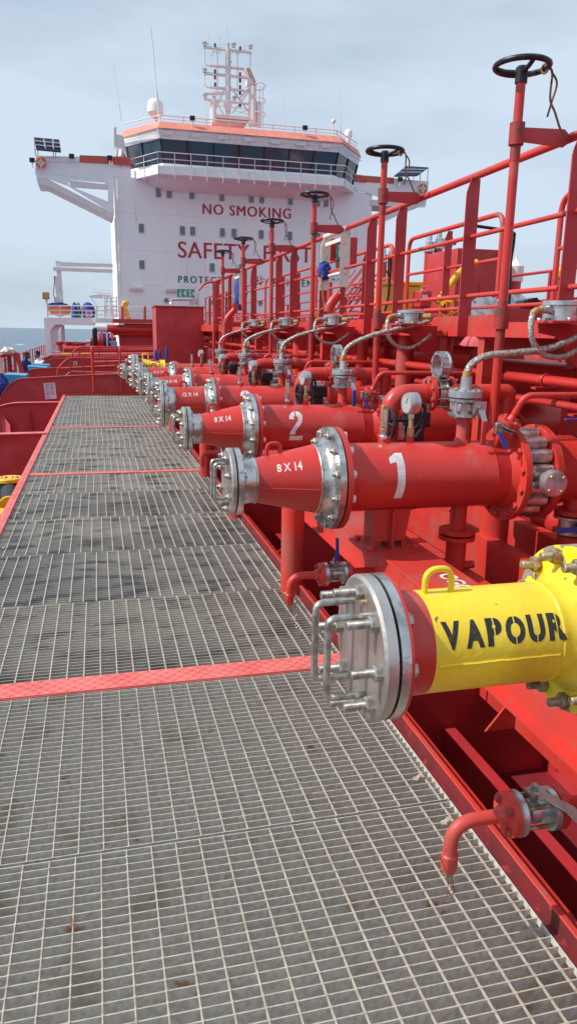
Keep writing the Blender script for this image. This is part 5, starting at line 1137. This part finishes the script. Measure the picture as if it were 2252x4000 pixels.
# mast, sheet 3 : scale .3448 from (750,100)
def P3(x, y, Y=HY + 3): return at(750 + x * .3448, 100 + y * .3448, Y)
MT = T('radar_mast', 'white lattice radar mast with crossbars, ladders and lamps above the wheelhouse', 'mast', (0, 0, 0))
def bar(l, r, nm_, m='whg', Y=HY + 3): MB().tube([P3(x, y, Y) for x, y in l], max(r * .66, .026), 8).put(nm_, m, MT)
bar([(395, 0), (398, 200)], .025, 'top_antenna'); bar([(400, 200), (402, 1000)], .22, 'main_column'); bar([(383, 260), (383, 700)], .05, 'ladder_rail'); bar([(432, 260), (432, 1000)], .05, 'ladder_rail')
for k in range(18): bar([(383, 290 + k * 38), (432, 294 + k * 38)], .03, 'ladder_rung')
bar([(125, 245), (675, 310)], .12, 'crossbar'); bar([(200, 452), (590, 495)], .14, 'crossbar'); bar([(130, 545), (640, 598)], .11, 'crossbar'); bar([(200, 700), (600, 740)], .13, 'crossbar'); bar([(130, 835), (660, 890)], .13, 'crossbar')
bar([(150, 232), (660, 295)], .03, 'guard_rail'); bar([(205, 438), (580, 480)], .04, 'guard_rail'); bar([(150, 527), (600, 578)], .03, 'guard_rail'); bar([(205, 686), (590, 725)], .04, 'guard_rail'); bar([(120, 768), (370, 768)], .16, 'radar_scanner')
bar([(140, 250), (140, 420), (165, 455), (220, 462)], .06, 'side_hoop'); bar([(148, 555), (140, 660), (165, 700), (220, 708)], .06, 'side_hoop'); bar([(660, 310), (656, 470)], .06, 'side_hoop')
for x in (288, 513): bar([(x, 275), (x, 800)], .05, 'upright')
for a, b in (((238, 285), (225, 350)), ((240, 290), (290, 310)), ((330, 285), (300, 310)), ((445, 325), (475, 285)), ((480, 285), (510, 330)), ((540, 305), (515, 335)), ((382, 265), (400, 215)), ((420, 265), (402, 215))): bar([a, b], .035, 'brace')
bar([(240, 840), (240, 1100)], .30, 'leg_column'); bar([(685, 690), (680, 1135)], .42, 'leg_column'); bar([(400, 650), (260, 960)], .10, 'brace'); bar([(405, 650), (660, 1010)], .10, 'brace'); bar([(655, 700), (540, 820)], .10, 'brace'); bar([(660, 720), (460, 990)], .08, 'brace'); bar([(270, 860), (370, 1030)], .06, 'brace'); bar([(545, 990), (660, 940)], .03, 'brace')
bar([(755, 865), (755, 1150)], .28, 'funnel_pipe'); bar([(800, 690), (800, 1150)], .04, 'ladder_cage'); bar([(765, 690), (765, 860)], .03, 'ladder_cage'); bar([(720, 690), (720, 1145)], .06, 'ladder_rail')
for y in (690, 855, 1010): MB().torus(P3(758, y), (0, .3, 1), .42, .03, 20, 6).put('cage_hoop', 'whg', MT)
for k in range(16): bar([(690, 720 + k * 27), (722, 722 + k * 27)], .03, 'ladder_rung')
MB().ext([P3(265, 1000), P3(650, 1035), P3(650, 1075), P3(265, 1040)], (0, 2.5, 0)).put('mast_platform', 'whg', MT)
MB().ext([P3(280, 1050), P3(640, 1080), P3(500, 1135), P3(340, 1120)], (0, 2, 0)).put('platform_base', 'oldpk', MT)
MB().ext([P3(615, 480), P3(655, 478), P3(735, 665), P3(680, 672)], (0, .8, 0)).put('crane_arm', 'oldpk', MT); MB().ext([P3(628, 600, HY + 2.9), P3(690, 602, HY + 2.9), P3(690, 670, HY + 2.9), P3(628, 660, HY + 2.9)], (0, .8, 0)).put('crane_head', 'whg', MT)
bar([(260, 905), (655, 950)], .03, 'guard_rail'); bar([(500, 970), (655, 1010)], .03, 'guard_rail')
for (x, y, m) in ((260, 228, 'green'), (260, 523, 'green'), (260, 590, 'txr'), (262, 670, 'txr'), (545, 262, 'txr'), (543, 555, 'txr'), (543, 625, 'blk'), (543, 700, 'txr'), (543, 765, 'blk'), (543, 905, 'blk')): MB().lathe(P3(x, y + 18), Z, [(0, .08), (.2, .08), (.26, .03)], 8).put('signal_lamp', m, MT)
for (x, y) in ((142, 215), (142, 515), (146, 808), (480, 830), (418, 430), (470, 230), (660, 250)): MB().lathe(P3(x, y + 15), Z, [(0, .12), (.12, .12), (.14, .17), (.24, .17)], 10).put('masthead_lamp', 'steel', MT)
for (x, y0, y1) in ((180, 100, 225), (588, 205, 290), (310, 115, 240)): bar([(x, y0), (x + 3, y1)], .05, 'sensor_mast')
MB().lathe(P3(395, 920), (0, -1, 0), [(0, .12), (.3, .30), (.32, .30)], 20).put('horn', 'whg', MT)
MB().ext([P3(225, 790), P3(272, 795), P3(272, 835), P3(225, 838)], (0, .5, 0)).put('scanner_motor', 'whg', MT)
# ---- boat deck frame at port side, sheet 4 : scale .6207 from (0,1000)
def P4(x, y, Y=48): return at(x * .6207, 1000 + y * .6207, Y)
BD = T('boat_deck_frame', 'white portal frame carrying the boat deck left of the white house', 'frame', (0, 0, 0))
def ex(l, Y, dp, m, nm_, par): return MB().ext([P4(x, y, Y) for x, y in l], (0, dp, 0)).put(nm_, m, par)
ex([(277, 388), (600, 388), (600, 437), (350, 432), (317, 468), (327, 625), (290, 640)], 47.8, .25, 'white', 'front_frame', BD)
ex([(352, 432), (398, 432), (366, 468), (372, 620), (325, 625), (317, 468)], 48.1, .1, 'rusty', 'inner_plate', BD).data.materials[0] = M['whg']
ex([(385, 436), (405, 436), (417, 600), (385, 605)], 50.5, .3, 'white', 'rear_leg', BD)
MB().box(P4(277, 400).x, P4(740, 400).x, 47.9, 54, P4(277, 395).z - .1, P4(277, 392).z).put('deck_slab', 'whg', BD)
ex([(600, 392), (713, 392), (713, 417), (600, 415)], 47.6, .2, 'white', 'edge_panel', BD)
rl_ = MB()
for y in (313, 342, 368): rl_.cyl(P4(300, y, 47.9), P4(760, y + 3, 47.9), .035, n=8)
for x in (303, 378, 450, 520, 610, 662, 712, 755): rl_.cyl(P4(x, 312, 47.9), P4(x, 392, 47.9), .035, n=8)
rl_.put('deck_railing', 'whg', BD)
o = T('davit_frame', 'white gantry davit beside the white house', 'davit', (0, 0, 0))
ex([(350, 30), (380, 32), (398, 265), (370, 268), (357, 95)], 49.5, .5, 'whg', 'davit_post', o); ex([(335, 70), (710, 85), (710, 104), (335, 90)], 49.3, .5, 'whg', 'cross_beam', o); ex([(380, 38), (710, 50), (710, 68), (380, 62)], 51.5, .5, 'whg', 'cross_beam', o)
ex([(337, 125), (357, 125), (376, 262), (360, 280), (342, 150)], 49, .4, 'whg', 'hydraulic_arm', o); ex([(340, 255), (398, 262), (398, 290), (345, 288)], 49, .6, 'whg', 'davit_foot', o)
MB().tube([P4(345, 130, 48.8), P4(338, 240, 48.8), P4(350, 290, 48.8)], .02, 6).put('fall_wire', 'blk', o)
o = T('lifeboat', 'orange rescue boat under a blue canvas cover on the boat deck', 'boat', (0, 0, 0))
hl = [P4(303, 306, 49), P4(447, 318, 49), P4(448, 345, 49), P4(432, 366, 49), P4(370, 380, 49), P4(318, 362, 49), P4(304, 340, 49)]
MB().ext(hl, (0, 1.6, 0)).put('hull', 'olb', o, bevel=.03); MB().ext([P4(300, 312, 48.9), P4(304, 300, 48.9), P4(335, 293, 48.9), P4(390, 292, 48.9), P4(425, 303, 48.9), P4(451, 318, 48.9), P4(449, 324, 48.9), P4(375, 309, 48.9)], (0, 1.8, 0)).put('canvas_cover', 'blue', o)
for k, (x, w_, m) in enumerate([(472, 20, 'blue'), (497, 13, 'green'), (556, 42, 'blue')]):
    a = P4(x, 355, 49); o = one(MB().ball(a + V((0, 0, .0)), 1, 18, (w_ * .0105, .5, .62)), 'covered_raft', m, ['small blue covered bundle beside the rescue boat', 'narrow green covered bundle on the boat deck', 'large blue covered liferaft on the boat deck'][k], 'cover')
o = T('raft_cradle', 'small red and white cradle before the blue covered raft', 'cradle', (0, 0, 0)); ex([(540, 338), (580, 340), (580, 384), (540, 382)], 48.2, .1, 'whg', 'frame', o); ex([(548, 350), (572, 352), (572, 380), (548, 378)], 48.1, .08, 'pink', 'panel', o)
o = T('deck_floodlight', 'square floodlight on a white post at the boat deck corner', 'lamp', (0, 0, 0)); MB().cyl(P4(300, 385, 47.7), P4(293, 268, 47.7), .06, n=8).put('post', 'whg', o); a = P4(290, 250, 47.7); MB().box(a.x - .2, a.x + .2, a.y - .2, a.y + .2, a.z - .2, a.z + .2).put('lamp_case', 'brass', o, bevel=.03)
o = T('wire_davit', 'small white crane arm with railing above the boat deck', 'crane', (0, 0, 0)); MB().ext([P4(560, 250, 49), P4(640, 240, 49), P4(700, 248, 49), P4(700, 268, 49), P4(570, 262, 49)], (0, .4, 0)).cyl(P4(575, 262, 49), P4(622, 332, 49), .03, n=6).put('arm', 'whg', o)
lm = MB()
for x in (655, 672, 700, 735): lm.cyl(P4(x, 250, 48.4), P4(x, 385, 48.4), .045, n=8)
for k in range(6): lm.cyl(P4(655, 262 + k * 24, 48.4), P4(735, 264 + k * 24, 48.4), .03, n=6)
for y in (210, 228): lm.cyl(P4(582, y, 49), P4(700, y + 8, 49), .02, n=6)
lm.put('ladder_frame', 'whg', o)
# swan-neck yellow pipe, red deck front, reel
one(MB().tube(fil([P4(780, 390, 46), P4(778, 292, 46), P4(808, 292, 46), P4(785, 310, 46), P4(815, 405, 46)], .25), .11, 14), 'yellow_swan_neck', 'yeld', 'yellow swan neck vent pipe in front of the white house', 'pipe')
o = T('foredeck_house', 'dark red deckhouse front with round pipes below the white house', 'deckhouse', (0, 0, 0))
ex([(745, 475), (1100, 475), (1100, 640), (765, 640)], 44.5, 1, 'redw', 'wall', o); ex([(712, 395), (1300, 405), (1300, 425), (712, 418)], 43.5, 4, 'redw', 'overhanging_deck', o)
MB().cyl(P4(675, 455, 44), P4(1000, 465, 44), .20, n=20).cyl(P4(700, 485, 44.2), P4(1000, 490, 44.2), .12, n=12).cyl(P4(780, 440, 44), P4(1000, 443, 44), .14, n=12).put('round_pipes', 'red', o)
MB().cyl(P4(607, 452, 44), P4(675, 455, 44), .21, n=20).put('white_pipe_end', 'whg', o)
for x in (770, 912): MB().cyl(P4(x, 318, 43.7), P4(x, 400, 43.7), .07, n=8).put('post', 'redw', o)
ch_ = MB()
for y in (318, 345, 375): ch_.tube(spl([P4(712, y, 43.7), P4(770, y + 12, 43.7), P4(850, y, 43.7), P4(912, y + 2, 43.7), P4(1100, y + 4, 43.7)]), .02, 6)
ch_.put('guard_chain', 'whg', o)
o = T('mooring_winch', 'red mooring winch with drum under blue canvas at the boat deck foot', 'winch', (0, 0, 0))
for x, r in ((622, .42), (636, .48), (668, .50), (700, .50)): MB().lathe(P4(x, 535, 44), X, [(0, r), (.12, r)], 28).put('drum_flange', 'red', o)
MB().lathe(P4(645, 535, 44), X, [(-.1, .42), (.42, .42)], 24).put('drum_cover', 'blue', o); MB().lathe(P4(572, 545, 44), X, [(0, .3), (.3, .2), (.8, .2), (1.4, .35)], 20).put('warping_head', 'red', o)
MB().lathe(P4(601, 560, 43.4), Z, [(0, .08), (.1, .14), (.85, .14), (.95, .06)], 16).put('black_buoy', 'blk', o); MB().box(P4(672, 530, 43).x, P4(678, 530, 43).x, 43, 43.2, P4(672, 572, 43).z, P4(672, 480, 43).z).put('white_post', 'whg', o)
bluebox('light blue box beneath the winch post, under the boat deck', 427, 1333, 458, 1352, 42.5, .6, 1)
for k in range(5):
    a = P4([378, 430, 455, 490, 520][k], 575, 46 + k); one(MB().lathe(a - V((0, 0, .35)), Z, [(0, .22), (.1, .16), (.5, .16), (.6, .26), (.68, .26)], 16), 'fairlead_post', 'red', ['first small red bollard beyond the white frame leg', 'second small red bollard along the ship side', 'third small red bollard along the ship side', 'fourth small red bollard along the ship side', 'fifth small red bollard, nearest the winch'][k], 'bollard', 'small red bollards aft')
o = T('aft_railing', 'dark red bar railing along the ship side under the boat deck', 'railing', (0, 0, 0))
for k in range(12): MB().cyl(P4(415 + k * 14, 560 - k * 1.4, 47), P4(415 + k * 14, 600, 47), .035, n=6).put('bar', 'txr', o)
MB().cyl(P4(412, 558, 47), P4(575, 543, 47), .05, n=8).put('top_rail', 'txr', o)
